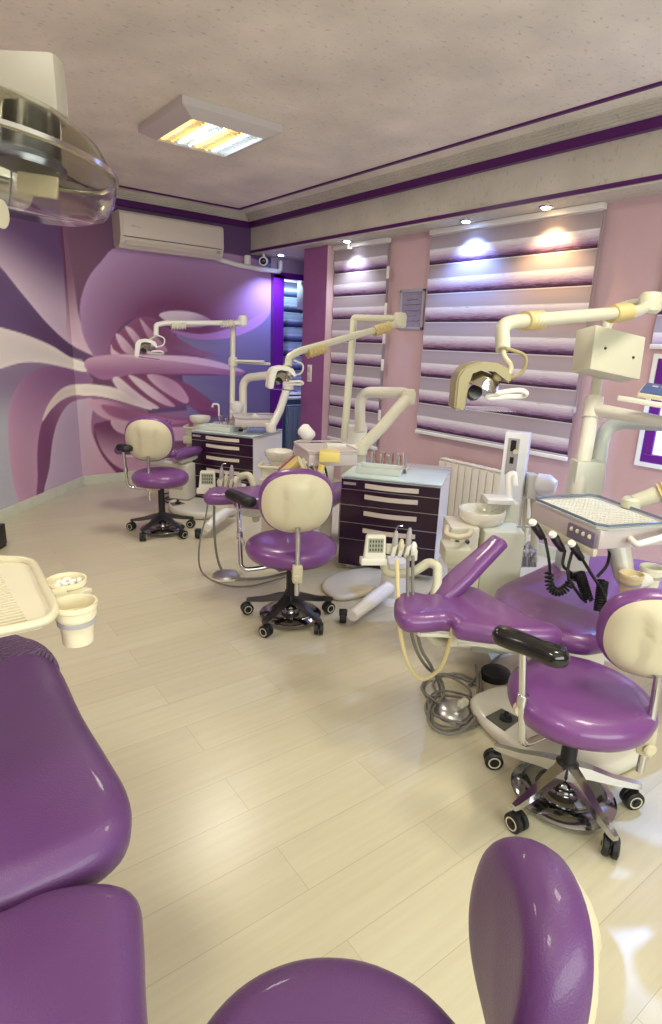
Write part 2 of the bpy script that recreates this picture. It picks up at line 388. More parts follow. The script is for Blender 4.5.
# pale blades under the ribbon
for pts in ([(108, 135), (125, 122), (160, 150), (210, 190), (262, 225), (210, 222), (150, 190)], [(160, 118), (200, 130), (270, 180), (315, 220), (270, 210), (210, 170)],
            [(222, 116), (270, 118), (325, 145), (358, 190), (350, 210), (300, 185), (250, 150)]):
    shape(q(ZD, pts), (220, 196, 204), (140, 395), (190, 136, 168), (170, 385))
shape(q(ZD, [(0, 148), (70, 150), (130, 165), (200, 215), (130, 200), (60, 185), (0, 182)]), (230, 218, 204), (90, 390), (222, 206, 198), (130, 400))

def mural_wall(name, p0, p1, z0, z1, thick=.1, step=.0125):
    p0, p1 = Vector((*p0, 0)), Vector((*p1, 0)); L = (p1-p0).length; nx = int(L/step)+1; nz = int((z1-z0)/step)+1
    e = (p1-p0)/L
    S, Z = np.meshgrid(np.linspace(0, L, nx), np.linspace(z0, z1, nz))
    Pw = np.stack([p0.x+e.x*S, p0.y+e.y*S, Z-H], -1).reshape(-1, 3)
    R = Pw @ np.array(right); U = Pw @ np.array(up); D = np.maximum(Pw @ np.array(fwd), .2)
    px = np.stack([CX+F*R/D, CY-F*U/D], 1)
    base = np.array(s(150, 110, 150)); col = np.tile(base, (len(px), 1))
    for poly, ca, a, cb, b, rad in SH:
        P = np.array([(p.x, p.y) for p in poly]); lo, hi = P.min(0)-2, P.max(0)+2
        idx = np.where((px >= lo).all(1) & (px <= hi).all(1))[0]
        if not len(idx): continue
        Q = px[idx]; ins = np.zeros(len(idx), bool); dm = np.full(len(idx), 1e9)
        for A, B in zip(P, np.roll(P, -1, 0)):
            d = B-A; l2 = max((d*d).sum(), 1e-9); t = np.clip(((Q-A)@d)/l2, 0, 1)
            dm = np.minimum(dm, np.hypot(*(Q-(A+t[:, None]*d)).T))
            if A[1] != B[1]:
                c = ((A[1] > Q[:, 1]) != (B[1] > Q[:, 1])) & (Q[:, 0] < (B[0]-A[0])*(Q[:, 1]-A[1])/(B[1]-A[1])+A[0]); ins ^= c
        al = np.clip(.5+np.where(ins, dm, -dm)/1.2, 0, 1)[:, None]
        a, b = np.array(a, float), np.array(b, float); g = b-a; t = np.clip(((Q-a)@g)/(g@g), 0, 1)[:, None]; t = t*t*(3-2*t)
        if rad:
            rr = np.hypot((Q[:, 0]-rad[0])/rad[2], (Q[:, 1]-rad[1])/rad[3]); t = np.clip((rr-rad[4])/(1-rad[4]), 0, 1)[:, None]
        c = np.array(ca)*(1-t)+np.array(cb)*t
        # painted soft highlight along the rim of each form
        c = c*(1+.16*np.exp(-dm/5.)[:, None])
        col[idx] = col[idx]*(1-al)+c*al
    me = bpy.data.meshes.new(name)
    n = Vector((-e.y, e.x, 0))
    V = np.stack([p0.x+e.x*S, p0.y+e.y*S, Z], -1).reshape(-1, 3)
    verts = V.tolist(); faces = []
    for j in range(nz-1):
        r0 = j*nx
        for i in range(nx-1): faces.append((r0+i, r0+i+1, r0+nx+i+1, r0+nx+i))
    k = len(verts)
    if n.dot(p0) < 0: n = -n
    for p, z in ((p0, z0), (p1, z0), (p1, z1), (p0, z1)): verts.append((p.x+n.x*thick, p.y+n.y*thick, z))
    c0, c1, c2, c3 = 0, nx-1, nz*nx-1, (nz-1)*nx
    faces += [(k, k+3, k+2, k+1), (c0, k, k+1, c1), (c1, k+1, k+2, c2), (c2, k+2, k+3, c3), (c3, k+3, k, c0)]
    me.from_pydata(verts, [], faces)
    at = me.color_attributes.new('mural', 'FLOAT_COLOR', 'POINT')
    full = np.ones((len(verts), 4)); full[:len(col), :3] = col; full[len(col):, :3] = base
    at.data.foreach_set('color', full.ravel())
    m = MATS.get('mural')
    if not m:
        m = bpy.data.materials.new('mural'); m.use_nodes = True; N, Lk = nodes(m)
        v = N.new('ShaderNodeVertexColor'); v.layer_name = 'mural'; Lk.new(v.outputs['Color'], N['Principled BSDF'].inputs['Base Color'])
        N['Principled BSDF'].inputs['Roughness'].default_value = .5; MATS['mural'] = m
    me.materials.append(m)
    o = bpy.data.objects.new(name, me); C.objects.link(o); return struct(o)
XJ = 4.2      # left edge of the alcove opening
mural_wall('wall_back', (KX, YB), (XJ, YB), 0, ZC)
ang_end = Vector((KX, YB))-Vector((1, 1.03)).normalized()*7.1
mural_wall('wall_left', (ang_end.x, ang_end.y), (KX, YB), 0, ZC)
# alcove shell right of the mural
quadbox('wall_alcove', XJ, 5.1, 7.0, 7.1, 0, ZC, mat('alcove_blue_lit_wall', s(118, 158, 184), .6))  # blue of the alcove lighting is put into this wall colour
quadbox('wall_alcove_side', XJ-.02, XJ+.02, YB+.11, 7.0, 0, ZC, pvc_purple)
quadbox('wall_alcove_right', 5.0, 5.1, 5.34, 7.0, 0, ZC, col_purple)
quadbox('wall_above_alcove', XJ+.001, 5.0, YB, YB+.1, 2.44, ZC, mat('lilac_paint', s(196, 180, 206), .6))
# purple frame of the alcove opening
m = MB(); m.box((XJ+.075, YB+.0, 1.2), (.15, .14, 2.4)); m.box((XJ+.42, YB, 2.40), (.84, .14, .07))
struct(m.build('trim_alcove', pvc_purple, smooth=False))
# column between alcove and first window
quadbox('column', 4.08, 5.0, 5.34, 5.77, 0, ZC, col_purple)
quadbox('trim_column', 4.075, 4.2, 5.33, 5.3395, 0, ZS, wall_pink)
# beam with soffit
quadbox('beam', XB, 5.0, Y0, YB-.001, ZS, ZC-.001, ceil2)
quadbox('trim_beam_purple', XB-.012, XB, Y0, YB-.002, ZS+.012, ZS+.04, purple_paint)
def cove(a, b, inward, name, cut=1):
    """stepped crown: purple band, white steps and a thin purple line on the ceiling"""
    a, b, i = Vector((*a, 0)), Vector((*b, 0)), Vector((*inward, 0)); t = (b-a).normalized(); Ln = (b-a).length
    def bar(d0, d1, z0, z1, nm, mt, ext=0):
        b2 = b-t*ext; Ln = (b2-a).length; c = (a+b2)/2+i*(d0+d1)/2; c.z = (z0+z1)/2
        M = Matrix.Translation(c) @ Matrix.Rotation(math.atan2(t.y, t.x), 4, 'Z')
        return struct(MB().box(None, (Ln, abs(d1-d0), z1-z0), M=M).build(nm, mt, smooth=False))
    bar(0, .045, 2.885, 2.945, name+'_band', purple_paint)
    for k, (d1, z0) in enumerate(((.075, 2.945), (.10, 2.957), (.125, 2.969), (.15, 2.98), (.17, 2.99))): bar(0, d1, z0, z0+.0125 if k < 4 else 2.9995, name+'_step', ceil2)
    bar(.325, .335, 2.990, 2.9996, name+'_line', ceil2, cut*.33)
    bar(.335, .36, 2.986, 2.9997, name+'_purple_line', purple_paint, cut*.335)
cove((XB, Y0), (XB, YB), (-1, 0), 'trim_right')
cove((KX, YB-.0), (XB, YB-.0), (0, -1), 'trim_back')
dn = Vector((1, 1.03)).normalized()
cove((ang_end.x, ang_end.y), (KX, YB), (dn.y, -dn.x), 'trim_left', 0)
# baseboards
def bb(a, b, name, side):
    a, b = Vector((*a, 0)), Vector((*b, 0)); t = (b-a).normalized(); n = Vector((-t.y, t.x, 0))*side
    c = (a+b)/2+n*.009; c.z = .05
    struct(MB().box(None, ((b-a).length, .018, .1), M=Matrix.Translation(c) @ Matrix.Rotation(math.atan2(t.y, t.x), 4, 'Z'), bev=.003).build(name, marble, smooth=False))
bb((KX, YB), (XJ, YB), 'baseboard_back', -1)
bb((ang_end.x, ang_end.y), (KX, YB), 'baseboard_left', -1)
bb((XW, Y0), (XW, 5.5), 'baseboard_right', 1)

# ------------------------------------------------------------------ window and blinds
win = MB(); yr, yl = .55, 1.86; zb, zt = .87, 1.62
for (y0, y1, z0, z1) in ((yl-.03, yl, zb+.03, zt-.03), (yr, yr+.03, zb+.03, zt-.03), (yr, yl, zb, zb+.03), (yr, yl, zt-.03, zt)): win.box((XW-.01, (y0+y1)/2, (z0+z1)/2), (.04, y1-y0, z1-z0))
wo = struct(win.build('window_1', enamel, smooth=False))
w2 = MB()
for (y0, y1, z0, z1) in ((yl-.1, yl-.03, zb+.09, zt-.09), (yr+.03, yr+.1, zb+.09, zt-.09), (yr+.03, yl-.03, zb+.03, zb+.09), (yr+.03, yl-.03, zt-.09, zt-.03), (1.19, 1.25, zb+.09, zt-.09)):
    w2.box((XW-.0, (y0+y1)/2, (z0+z1)/2), (.05, y1-y0, z1-z0), bev=.006)
w2.build('sash', pvc_purple, wo, smooth=False)
MB().box((XW-.004, (yr+yl)/2, (zb+zt)/2), (.004, yl-yr-.12, zt-zb-.12)).build('pane', mat('lit_window_pane', s(225, 225, 240), .1, emit=s(220, 225, 245), es=.9), wo, smooth=False)

VC = [(0, s(232, 226, 228)), (.045, s(158, 146, 150)), (.25, s(172, 158, 164)), (.47, s(176, 166, 174)), (.5, s(244, 240, 244)), (.66, s(220, 206, 222)), (.80, s(178, 150, 182)), (.88, s(128, 90, 130)), (.93, s(70, 36, 72)), (1, s(48, 22, 50))]
BC = [(0, s(210, 214, 226)), (.05, s(112, 122, 138)), (.45, s(150, 160, 178)), (.5, s(206, 216, 232)), (.65, s(130, 150, 190)), (.85, s(60, 74, 120)), (1, s(24, 28, 56))]  # alcove blind: the blue light falling on it is mixed into the bands
def blind(label, y0, y1, z0, z1, pitch, x=XW, cols=VC, axis='x', ztop=None):
    """hanging banded fabric: each band bellies out a little"""
    root = thing('zebra_blind', label, 'window blind', (x-.03, (y0+y1)/2, z0) if axis == 'x' else ((y0+y1)/2, x-.03, z0))
    bmz = MB(); n = max(1, round((z1-z0)/pitch)); zt = z1; prof = []
    N_ = int((z1-z0)/pitch*12)
    def P(off, a, z): return Vector((x-.03-off, a, z)) if axis == 'x' else Vector((a, x-.03-off, z))
    rows = []
    for i in range(N_+1):
        z = z1-(z1-z0)*i/N_; f = ((z1-z)/pitch) % 1.0
        off = .006+.012*math.sin(PI*min(1, f*1.02))**.8
        rows.append((off, z))
    vs = [[bmz.bm.verts.new(P(o_, a, z)) for a in (y0, y1)] for o_, z in rows]
    vb = [[bmz.bm.verts.new(P(o_-.003, a, z)) for a in (y0, y1)] for o_, z in rows]
    for A, B in zip(vs, vs[1:]): bmz.bm.faces.new((A[0], A[1], B[1], B[0]))
    for A, B in zip(vb, vb[1:]): bmz.bm.faces.new((A[0], B[0], B[1], A[1]))
    for i in range(N_):
        for k in (0, 1): bmz.bm.faces.new((vs[i][k], vs[i+1][k], vb[i+1][k], vb[i][k]))
    # object Z is measured from the blind's foot
    bmz.build('fabric', blind_mat('zebra_fabric', pitch, z1-z0, cols), root, ang=80)
    def bx(nm, a0, a1, zz0, zz1, o0, o1, mt, bev=.004):
        c = P((o0+o1)/2, (a0+a1)/2, (zz0+zz1)/2); sz = (abs(o1-o0), a1-a0, zz1-zz0) if axis == 'x' else (a1-a0, abs(o1-o0), zz1-zz0)
        return MB().box(c, sz, bev=bev).build(nm, mt, root)
    bx('bottom_rail', y0-.005, y1+.005, z0-.03, z0, -.004, .03, white)
    bx('head_rail', y0-.005, y1+.005, z1, ztop or min(z1+.05, ZS-.002), -.02, .04, white)
    return root, P
rt, P = blind('tall lilac banded blind in the narrow bay beside the purple column', 4.49, 5.315, .58, 2.555, .232)
# segmented bead chain with white weights
def chain(rt, P, a, z0, z1, off=.045, weights=()):
    m = MB(); 
    for k in (-.008, .008): m.tube([P(off, a+k, z1), P(off, a+k, z0)], .0022, 5)
    m.lathe([(0, 0), (.012, .004), (.014, .03), (.008, .045), (0, .05)], Matrix.Translation(P(off, a, z0-.045)), 10)
    m.build('bead_chain', greyp, rt)
    for z in weights: MB().box(P(off, a, z), (.014, .03, .11), bev=.004).build('chain_weight', white, rt)
chain(rt, P, 4.44, 1.12, 2.52, weights=(2.28, 1.95, 1.68, 1.42, .92))
rt, P = blind('widest lilac banded blind under the blue and warm spotlights', 2.36, 3.94, .84, 2.555, .243)
chain(rt, P, 2.335, 1.22, 2.52)
rt, P = blind('short lilac banded blind at the right edge over the purple window', .5, 1.88, 1.68, 2.555, .23)
blind('blue-lit banded blind inside the dark alcove beyond the column', 4.30, 4.97, .93, 2.37, .19, x=6.95, cols=BC, axis='y', ztop=2.44)
# framed notice
fy0, fy1, fz0, fz1 = 3.99, 4.31, 1.76, 2.12
root = thing('framed_notice', 'grey framed notice with rows of dark writing between two blinds', 'picture', (XW, (fy0+fy1)/2, fz0))
m = MB()
for (a, b, c, d) in ((fy0, fy1, fz0, fz0+.025), (fy0, fy1, fz1-.025, fz1), (fy0, fy0+.025, fz0, fz1), (fy1-.025, fy1, fz0, fz1)): m.box((XW-.012, (a+b)/2, (c+d)/2), (.024, b-a, d-c), bev=.003)
m.build('frame', mat('silver_frame', s(190, 188, 200), .3, metal=.4), root)
MB().box((XW-.005, (fy0+fy1)/2, (fz0+fz1)/2), (.008, fy1-fy0-.04, fz1-fz0-.04)).build('sheet', mat('notice_sheet', s(150, 142, 166), .3, coat=.6, var=.12, vscale=8), root, smooth=False)
m = MB()
for r_, (z, w) in enumerate(((2.03, .13), (1.985, .2), (1.93, .17), (1.885, .14), (1.84, .18))):
    y = (fy0+fy1)/2+w/2
    while y > (fy0+fy1)/2-w/2:
        l = random.uniform(.012, .03); pts = [Vector((XW-.0105, y-l*k/3, z+random.uniform(-.006, .006))) for k in range(4)]
        m.tube(pts, .0018, 5, smooth_n=3); y -= l+.01
m.build('writing', lcd_mark, root)
# light switch on the column
root = thing('light_switch', 'white light switch plate on the purple column', 'light switch', (4.08, 5.6, 1.2))
MB().box((4.073, 5.6, 1.27), (.012, .075, .19), bev=.004).build('plate', white, root)
for z in (1.31, 1.225): MB().box((4.064, 5.6, z), (.01, .045, .06), bev=.003).build('rocker', cream, root)
# ------------------------------------------------------------------ ceiling fixtures and downlights
warm_t = mat('warm_tube', (1, .8, .4), .4, emit=(1, .62, .16), es=6)
cool_t = mat('cool_tube', (.8, .9, 1), .4, emit=(.72, .88, 1), es=7)
louvre = mat('louvre_metal', (.72, .72, .7), .25, metal=1)
def area(name, loc, size, power, col, rx=0, ry=0, sy=None, spread=None):
    l = bpy.data.lights.new(name, 'AREA'); l.energy = power; l.color = col; l.size = size
    l.shape = 'RECTANGLE'; l.size_y = sy or size
    if spread: l.spread = spread
    o = bpy.data.objects.new(name, l); C.objects.link(o); o.location = loc; o.rotation_euler = (rx, ry, 0); return o
def fixture(x0, y0, label, power=46):
    sx, sy = .72, .72; cx_, cy_ = x0+sx/2, y0+sy/2
    root = thing('ceiling_light', label, 'ceiling light', (cx_, cy_, 3.0), 0)
    m = MB(); zt, zb2 = 2.999, 2.93; w = .10
    # sloping collar: outer edge high, inner edge lower
    o_ = [(x0, y0), (x0+sx, y0), (x0+sx, y0+sy), (x0, y0+sy)]; i_ = [(x0+w, y0+w*.8), (x0+sx-w, y0+w*.8), (x0+sx-w, y0+sy-w*.8), (x0+w, y0+sy-w*.8)]
    rings = [[(x, y, zt) for x, y in o_], [(x, y, zt-.045) for x, y in o_], [(x, y, zb2-.02) for x, y in i_], [(x, y, zt-.01) for x, y in i_]]
    vs = [[m.bm.verts.new(p) for p in r] for r in rings]
    for A, B in zip(vs, vs[1:]):
        for k in range(4): m.bm.faces.new((A[k], A[(k+1) % 4], B[(k+1) % 4], B[k]))
    m.build('frame', mat('fixture_frame', s(196, 190, 184), .4), root, smooth=False)
    MB().box((cx_, cy_, 2.992), (sx-2*w+.02, sy-1.6*w+.02, .006)).build('back_plate', louvre, root, smooth=False)
    n = 4; ww = (sx-2*w)/n; ya, yb = y0+w, y0+sy-w
    for k in range(n):
        xx = x0+w+ww*(k+.5); mt = warm_t if k % 2 == 0 else cool_t
        MB().tube([(xx, ya, 2.962), (xx, yb, 2.962)], .017, 12).build('warm_tube' if k % 2 == 0 else 'cool_tube', mt, root)
        m = MB(); m.box((x0+w+ww*k+.002, cy_, 2.95), (.006, sy-1.7*w, .05))
        for j in range(13):
            yy = ya+(yb-ya)*j/12; m.box((xx, yy, 2.928), (ww-.03, .003, .022))
        m.build('louvre', louvre, root, smooth=False)
    area('ceiling_light_glow', (cx_, cy_, 2.905), .5, power, (1, .95, .80))
fixture(1.75, 3.77, 'square ceiling light with warm and cool tubes behind a louvre, in view', 24)
fixture(1.75, .2, 'added unseen louvred ceiling light above the nearest stool', 26)  # outside the view, added to raise the room's brightness
fixture(-.9, 3.2, 'added unseen louvred ceiling light over the left side of the room', 26)  # also added out of view, for more general light
fixture(-.9, .1, 'added unseen louvred ceiling light behind the camera', 24)  # third unseen fixture, added to fill the near side
area('added_window_fill', (.2, Y0+.02, 1.7), 4.0, 130, (.93, 1, .93), rx=PI/2, sy=1.5)  # fill light placed at the added window, for walls and ceiling

def spot(x, y, col, power, label, es=30):
    root = thing('recessed_spotlight', label, 'spotlight', (x, y, ZS))
    M = Matrix.Translation((x, y, ZS))
    MB().lathe([(.034, -.001), (.042, -.012), (.055, -.012), (.058, -.001)], M, 24).build('ring', chrome, root)
    MB().lathe([(0, -.020), (.026, -.018), (.036, -.008), (.036, -.001)], M, 20).build('lens', mat('spot_lens_'+label[:4], col, .3, emit=col, es=es), root)
    l = bpy.data.lights.new('spotlight_beam', 'SPOT'); l.energy = power; l.color = col; l.spot_size = math.radians(118); l.spot_blend = .8; l.shadow_soft_size = .02
    o = bpy.data.objects.new('spotlight_beam', l); C.objects.link(o); o.location = (x, y, ZS-.03)
blueL, warmL, whiteL = (.28, .45, 1), (1, .66, .3), (.8, .86, 1)
spot(4.03, 3.45, blueL, 55, 'blue recessed spotlight in the soffit over the widest blind')
spot(4.02, 2.72, warmL, 34, 'warm recessed spotlight in the soffit over the right end of the widest blind')
spot(4.02, 4.95, whiteL, 24, 'white recessed spotlight in the soffit over the narrow blind')
spot(4.14, 6.33, (.42, .48, 1), 95, 'blue white recessed spotlight next to the security camera')
spot(4.02, 1.1, blueL, 250, 'blue recessed spotlight in the soffit over the purple window')  # unseen spotlight added for the blue sheen on the right-hand seat
root_z = ZS
spot(4.55, 6.83, (.55, .8, 1), 70, 'bluish recessed spotlight inside the alcove before its blind')  # hidden lamp added to brighten the alcove and its blind
# little hook by the narrow blind spotlight
p = Vector((4.1, 5.02, ZS))
m = MB().box(p-Vector((0, 0, .03)), (.02, .02, .06), bev=.003); m.box(p-Vector((.0, 0.02, .06)), (.02, .06, .012), bev=.003)
tag(m.build('ceiling_hook', white), 'small white hook under the soffit over the narrow blind', 'hook')

# ------------------------------------------------------------------ air conditioner, duct, cameras, speaker
ax0, ax1, az0, az1, ay = 2.27, 3.43, 2.47, 2.815, 6.42
root = thing('air_conditioner', 'cream wall air conditioner with a closed flap high on the mural wall', 'air conditioner', ((ax0+ax1)/2, YB, az0))
prof = [(YB, az0+.03), (YB, az1), (ay+.03, az1), (ay, az1-.03), (ay-.005, az0+.12), (ay+.02, az0+.05), (ay+.07, az0), (YB-.04, az0)]
m = MB(); A = [m.bm.verts.new((ax0, y, z)) for y, z in prof]; B = [m.bm.verts.new((ax1, y, z)) for y, z in prof]
m.bm.faces.new(A); m.bm.faces.new(B[::-1])
for k in range(len(prof)): j = (k+1) % len(prof); m.bm.faces.new((A[k], B[k], B[j], A[j]))
acm = mat('ac_plastic', s(214, 204, 190), .35)
m.build('body', acm, root, smooth=False)
MB().box((2.85, ay-.006, az0+.215), (1.10, .008, .21), bev=.003).build('front_panel', acm, root)
m = MB(); M = Matrix.Translation((2.85, ay+.008, az0+.062)) @ Matrix.Rotation(math.radians(-34), 4, 'X'); m.box(None, (1.07, .008, .085), M=M, bev=.003); m.build('air_flap', acm, root)
m = MB(); m.box((2.85, ay-.007, az0+.104), (1.10, .006, .006)); m.build('panel_gap', dark_steel, root)
m = MB(); m.box((2.43, ay-.011, az0+.205), (.10, .002, .006)); m.box((2.40, ay-.011, az0+.215), (.03, .002, .006)); m.build('grey_logo_mark', greyp, root)
m = MB(); m.box((3.36, ay-.012, az0+.07), (.045, .004, .03)); m.build('display_window', greyp, root)
m = MB(); m.tube(bend([(3.42, 6.6, 2.50), (3.7, 6.6, 2.46), (4.0, 6.58, 2.44), (4.28, 6.55, 2.44), (4.28, 6.55, 2.56)], .04), .03, 10)
tag(m.build('pipe_duct', white), 'white pipe duct running from the air conditioner to the corner', 'pipe')
def seccam(p, d, lab):
    root = thing('security_camera', lab, 'camera', p); p = Vector(p); d = Vector(d).normalized()
    M = frame(p, d, (0, 0, 1)) @ Matrix.Rotation(PI/2, 4, 'Y')
    MB().lathe([(0, -.09), (.045, -.085), (.052, -.04), (.052, .05), (.046, .06), (0, .06)], M, 20).build('housing', white, root)
    MB().lathe([(0, .07), (.024, .069), (.036, .061), (.04, .05)], M, 20).build('lens', blackg, root)
    MB().tube([p+Vector((0, 0, .03)), (p.x+.0, p.y, ZS)], .016, 10).build('bracket', white, root)
seccam((3.98, 6.46, 2.52), (-.75, -1, -.2), 'white bullet security camera with a black lens beside the soffit spotlight')
root = thing('smoke_detector', 'small white box on the duct left of the security camera', 'detector', (3.80, 6.5, 2.46))
MB().lathe([(0, 0), (.035, .0), (.04, .01), (.04, .09), (.03, .10), (0, .10)], Matrix.Translation((3.80, 6.53, 2.47)), 20).build('housing', white, root)
# speaker inside the alcove
root = thing('wall_speaker', 'grey rounded speaker hanging in the dark alcove', 'speaker', (4.74, 6.72, 2.15))
M = Matrix.Translation((4.78, 6.74, 2.19)) @ Matrix.Rotation(math.radians(35), 4, 'Z')
MB().box(None, (.20, .14, .34), M=M, bev=.03).build('cabinet', greyp, root)
MB().lathe([(0, 0), (.05, .004), (.062, .012), (.066, 0)], M @ Matrix.Translation((-.03, -.072, .02)) @ Matrix.Rotation(PI/2, 4, 'X'), 24).build('speaker_cone', black, root)
# window ledge and grey radiator in the alcove
MB().box((4.66, 6.9, .86), (.66, .2, .03), bev=.004)
o = MB().box((4.66, 6.88, .86), (.66, .2, .03), bev=.004).build('trim_alcove_sill', white); struct(o)
def radiator(label, p0, p1, z0, z1, n, m, th=.08):
    p0, p1 = Vector(p0), Vector(p1); d = (p1-p0); L = d.length; d.normalize(); nrm = Vector((-d.y, d.x, 0))
    root = thing('radiator', label, 'radiator', (*((p0+p1)/2).xy, z0)); w = L/n
    for k in range(n):
        c = p0+d*(w*(k+.5)); mb = MB(); M = Matrix(((d.x, nrm.x, 0, c.x), (d.y, nrm.y, 0, c.y), (0, 0, 1, (z0+z1)/2), (0, 0, 0, 1)))
        mb.box(None, (w*.90, th*.25, z1-z0-.03), M=M @ Matrix.Translation((0, th*.36, -.012)), bev=.005)
        mb.box(None, (w*.90, th*.25, z1-z0-.03), M=M @ Matrix.Translation((0, -th*.36, -.012)), bev=.005)
        mb.box(None, (w*.25, th*.8, z1-z0-.05), M=M)
        for zz in (z1-.03, z0+.04): mb.box(None, (w*1.0, th*.55, .05), M=Matrix.Translation((0, 0, zz-(z0+z1)/2)) @ M, bev=.004)
        mb.box(None, (w*.78, th*.9, .012), M=Matrix.Translation((0, 0, (z1-z0)/2-.008)) @ M, bev=.003)
        mb.build('radiator_section', m, root)
    mb = MB()
    for k in (.12, .88):
        c = p0+d*(L*k); mb.tube([(c.x, c.y, 0.0), (c.x, c.y, z0+.02)], .012, 8)
    mb.build('valve_pipe', white, root)
radiator('cream ribbed radiator on the pink wall under the widest blind', (4.11, 3.55, 0), (4.11, 2.55, 0), .10, .64, 13, radm)
radiator('grey blue ribbed radiator in the alcove behind the far cabinet', (4.42, 6.56, 0), (4.72, 6.56, 0), .12, .80, 4, radg)

# ------------------------------------------------------------------ drawer cabinets
def cabinet(label, A, B, depth, zt, spans):
    """A, B: front top corners left and right on the floor plan"""
    A, B = Vector(A).to_3d(), Vector(B).to_3d(); d = (B-A).normalized(); n = Vector((-d.y, d.x, 0)); w = (B-A).length
    M = Matrix(((d.x, n.x, 0, A.x), (d.y, n.y, 0, A.y), (0, 0, 1, 0), (0, 0, 0, 1)))
    root = thing('drawer_cabinet', label, 'cabinet', ((A+B)/2+n*depth/2), 0)
    m = MB(); t = .022
    m.box(None, (t, depth, zt-.06), M=M @ Matrix.Translation((w-t/2, depth/2, (zt-.06)/2+.04)), bev=.002)
    m.box(None, (t, depth, zt-.06), M=M @ Matrix.Translation((t/2, depth/2, (zt-.06)/2+.04)), bev=.002)
    m.box(None, (w, depth-.01, t), M=M @ Matrix.Translation((w/2, depth/2, zt-.03)))
    m.box(None, (w, depth-.01, t), M=M @ Matrix.Translation((w/2, depth/2, .055)))
    m.box(None, (w, t, zt-.1), M=M @ Matrix.Translation((w/2, depth-t/2, zt/2)))
    m.box(None, (w-.1, depth-.1, .05), M=M @ Matrix.Translation((w/2, depth/2, .025)))
    m.build('body', enamel, root, smooth=False)
    MB().box(None, (w+.01, depth+.01, .012), M=M @ Matrix.Translation((w/2, depth/2, zt-.006)), bev=.003).build('glass_top', glass_top, root)
    z = zt-.02
    for k, h in enumerate(spans):
        dr = MB().box(None, (w-.004, .02, h-.006), M=M @ Matrix.Translation((w/2, -.008, z-h/2)), bev=.0015).build('drawer', plum, root, smooth=False)
        MB().box(None, (w-.004, .012, .004), M=M @ Matrix.Translation((w/2, -.008, z-h))).build('edge_strip', steel, dr, smooth=False)
        hz = z-h*.36 if k else z-h*.5
        if k < 4:
            hp = MB(); pts = []
            for q_ in range(9):
                x = w*.25+w*.54*q_/8; y = -.02-.022*math.sin(PI*q_/8)-.004; pts.append((x, y))
            poly = pts+[(x, y+.008) for x, y in reversed(pts)]
            hp.prism(poly, M @ Matrix.Translation((0, 0, hz-.016)), .032)
            hp.box(None, (.012, .03, .02), M=M @ Matrix.Translation((w*.28, -.015, hz))); hp.box(None, (.012, .03, .02), M=M @ Matrix.Translation((w*.76, -.015, hz)))
            hp.build('handle', brass_handle, dr, smooth=False)
        if k == 0: MB().box(None, (w*.13, .004, .018), M=M @ Matrix.Translation((w*.09, -.02, z-h*.42))).build('label_plate', greyp, dr, smooth=False)
        z -= h
    return M, w
zt = .71
b = W(441.4, 484.9, z=zt); a = b-Vector((.576, -.817, 0))*.70
Mc, wc = cabinet('plum fronted drawer cabinet with frosted glass top behind the middle stool', a.xy, b.xy, .66, zt, (.075, .115, .13, .125, .20))
a2, b2 = W(192.2, 429.8, z=zt), W(253.3, 436.2, z=zt)
Mf, wf = cabinet('plum fronted drawer cabinet with white side beside the far stool', a2.xy, b2.xy, .62, zt, (.075, .115, .13, .125, .20))
def instrument_tray(M, x, y, w_, d_, label, rack_label, n=14):
    base = M @ Matrix.Translation((x, y, zt))
    m = MB(); m.box(None, (w_, d_, .006), M=base @ Matrix.Translation((0, 0, .004)))
    for sx, sy, lx, ly in ((0, 1, w_, .01), (0, -1, w_, .01), (1, 0, .01, d_), (-1, 0, .01, d_)):
        m.box(None, (lx, ly, .045), M=base @ Matrix.Translation((sx*w_/2, sy*d_/2, .024)), bev=.002)
    tag(m.build('glass_dish', mat('tray_glass', s(216, 222, 210), .1, coat=.6)), label, 'tray')
    root = thing('bur_stand', rack_label, 'instrument rack', base @ Vector((.02, d_*.5+.12, 0)))
    rb = base @ Matrix.Translation((.02, d_*.5+.12, 0))
    MB().box(None, (w_*.95, .12, .012), M=rb @ Matrix.Translation((0, 0, .006)), bev=.003).build('base', cream, root)
    m = MB()
    for yy in (-.045, .045): m.box(None, (w_*.9, .004, .10), M=rb @ Matrix.Translation((0, yy, .062)))
    m.build('clear_side', mat('acrylic', (.97, .97, .97), .05, trans=1, ior=1.1), root, smooth=False)
    for k in range(n):
        xx = -w_*.42+w_*.84*k/(n-1); yy = .02*math.sin(k*2.3); lean = .012*math.sin(k*5.1)
        MB().tube([rb @ Vector((xx, yy, .012)), rb @ Vector((xx+lean*.5, yy, .06)), rb @ Vector((xx+lean, yy-.01, .105+.015*math.sin(k*1.7)))], [.003, .006, .008], 8).build('instrument', (cream, steel, mat('copper_tip', s(196, 130, 110), .35, metal=.3))[k % 3], root)
instrument_tray(Mc, .23, .21, .32, .18, 'shallow clear dish on the glass top of the middle cabinet', 'rack of cream and copper instruments on the middle cabinet')
instrument_tray(Mf, .22, .16, .36, .18, 'shallow clear dish on the glass top of the far cabinet', 'rack of small instruments on the far cabinet')
# dark pen-like scaler next to the dish
c = Mc @ Vector((.41, .24, zt+.012)); tag(MB().tube([c, c+Vector((.05, .06, 0))], .009, 10).build('scaler', dark_steel), 'dark scaler lying beside the dish on the middle cabinet', 'tool')
c = Mf @ Vector((.43, .20, zt+.012)); tag(MB().tube([c, c+Vector((.04, .0, 0))], .012, 10).build('scaler', black), 'black plug lying beside the dish on the far cabinet', 'tool')

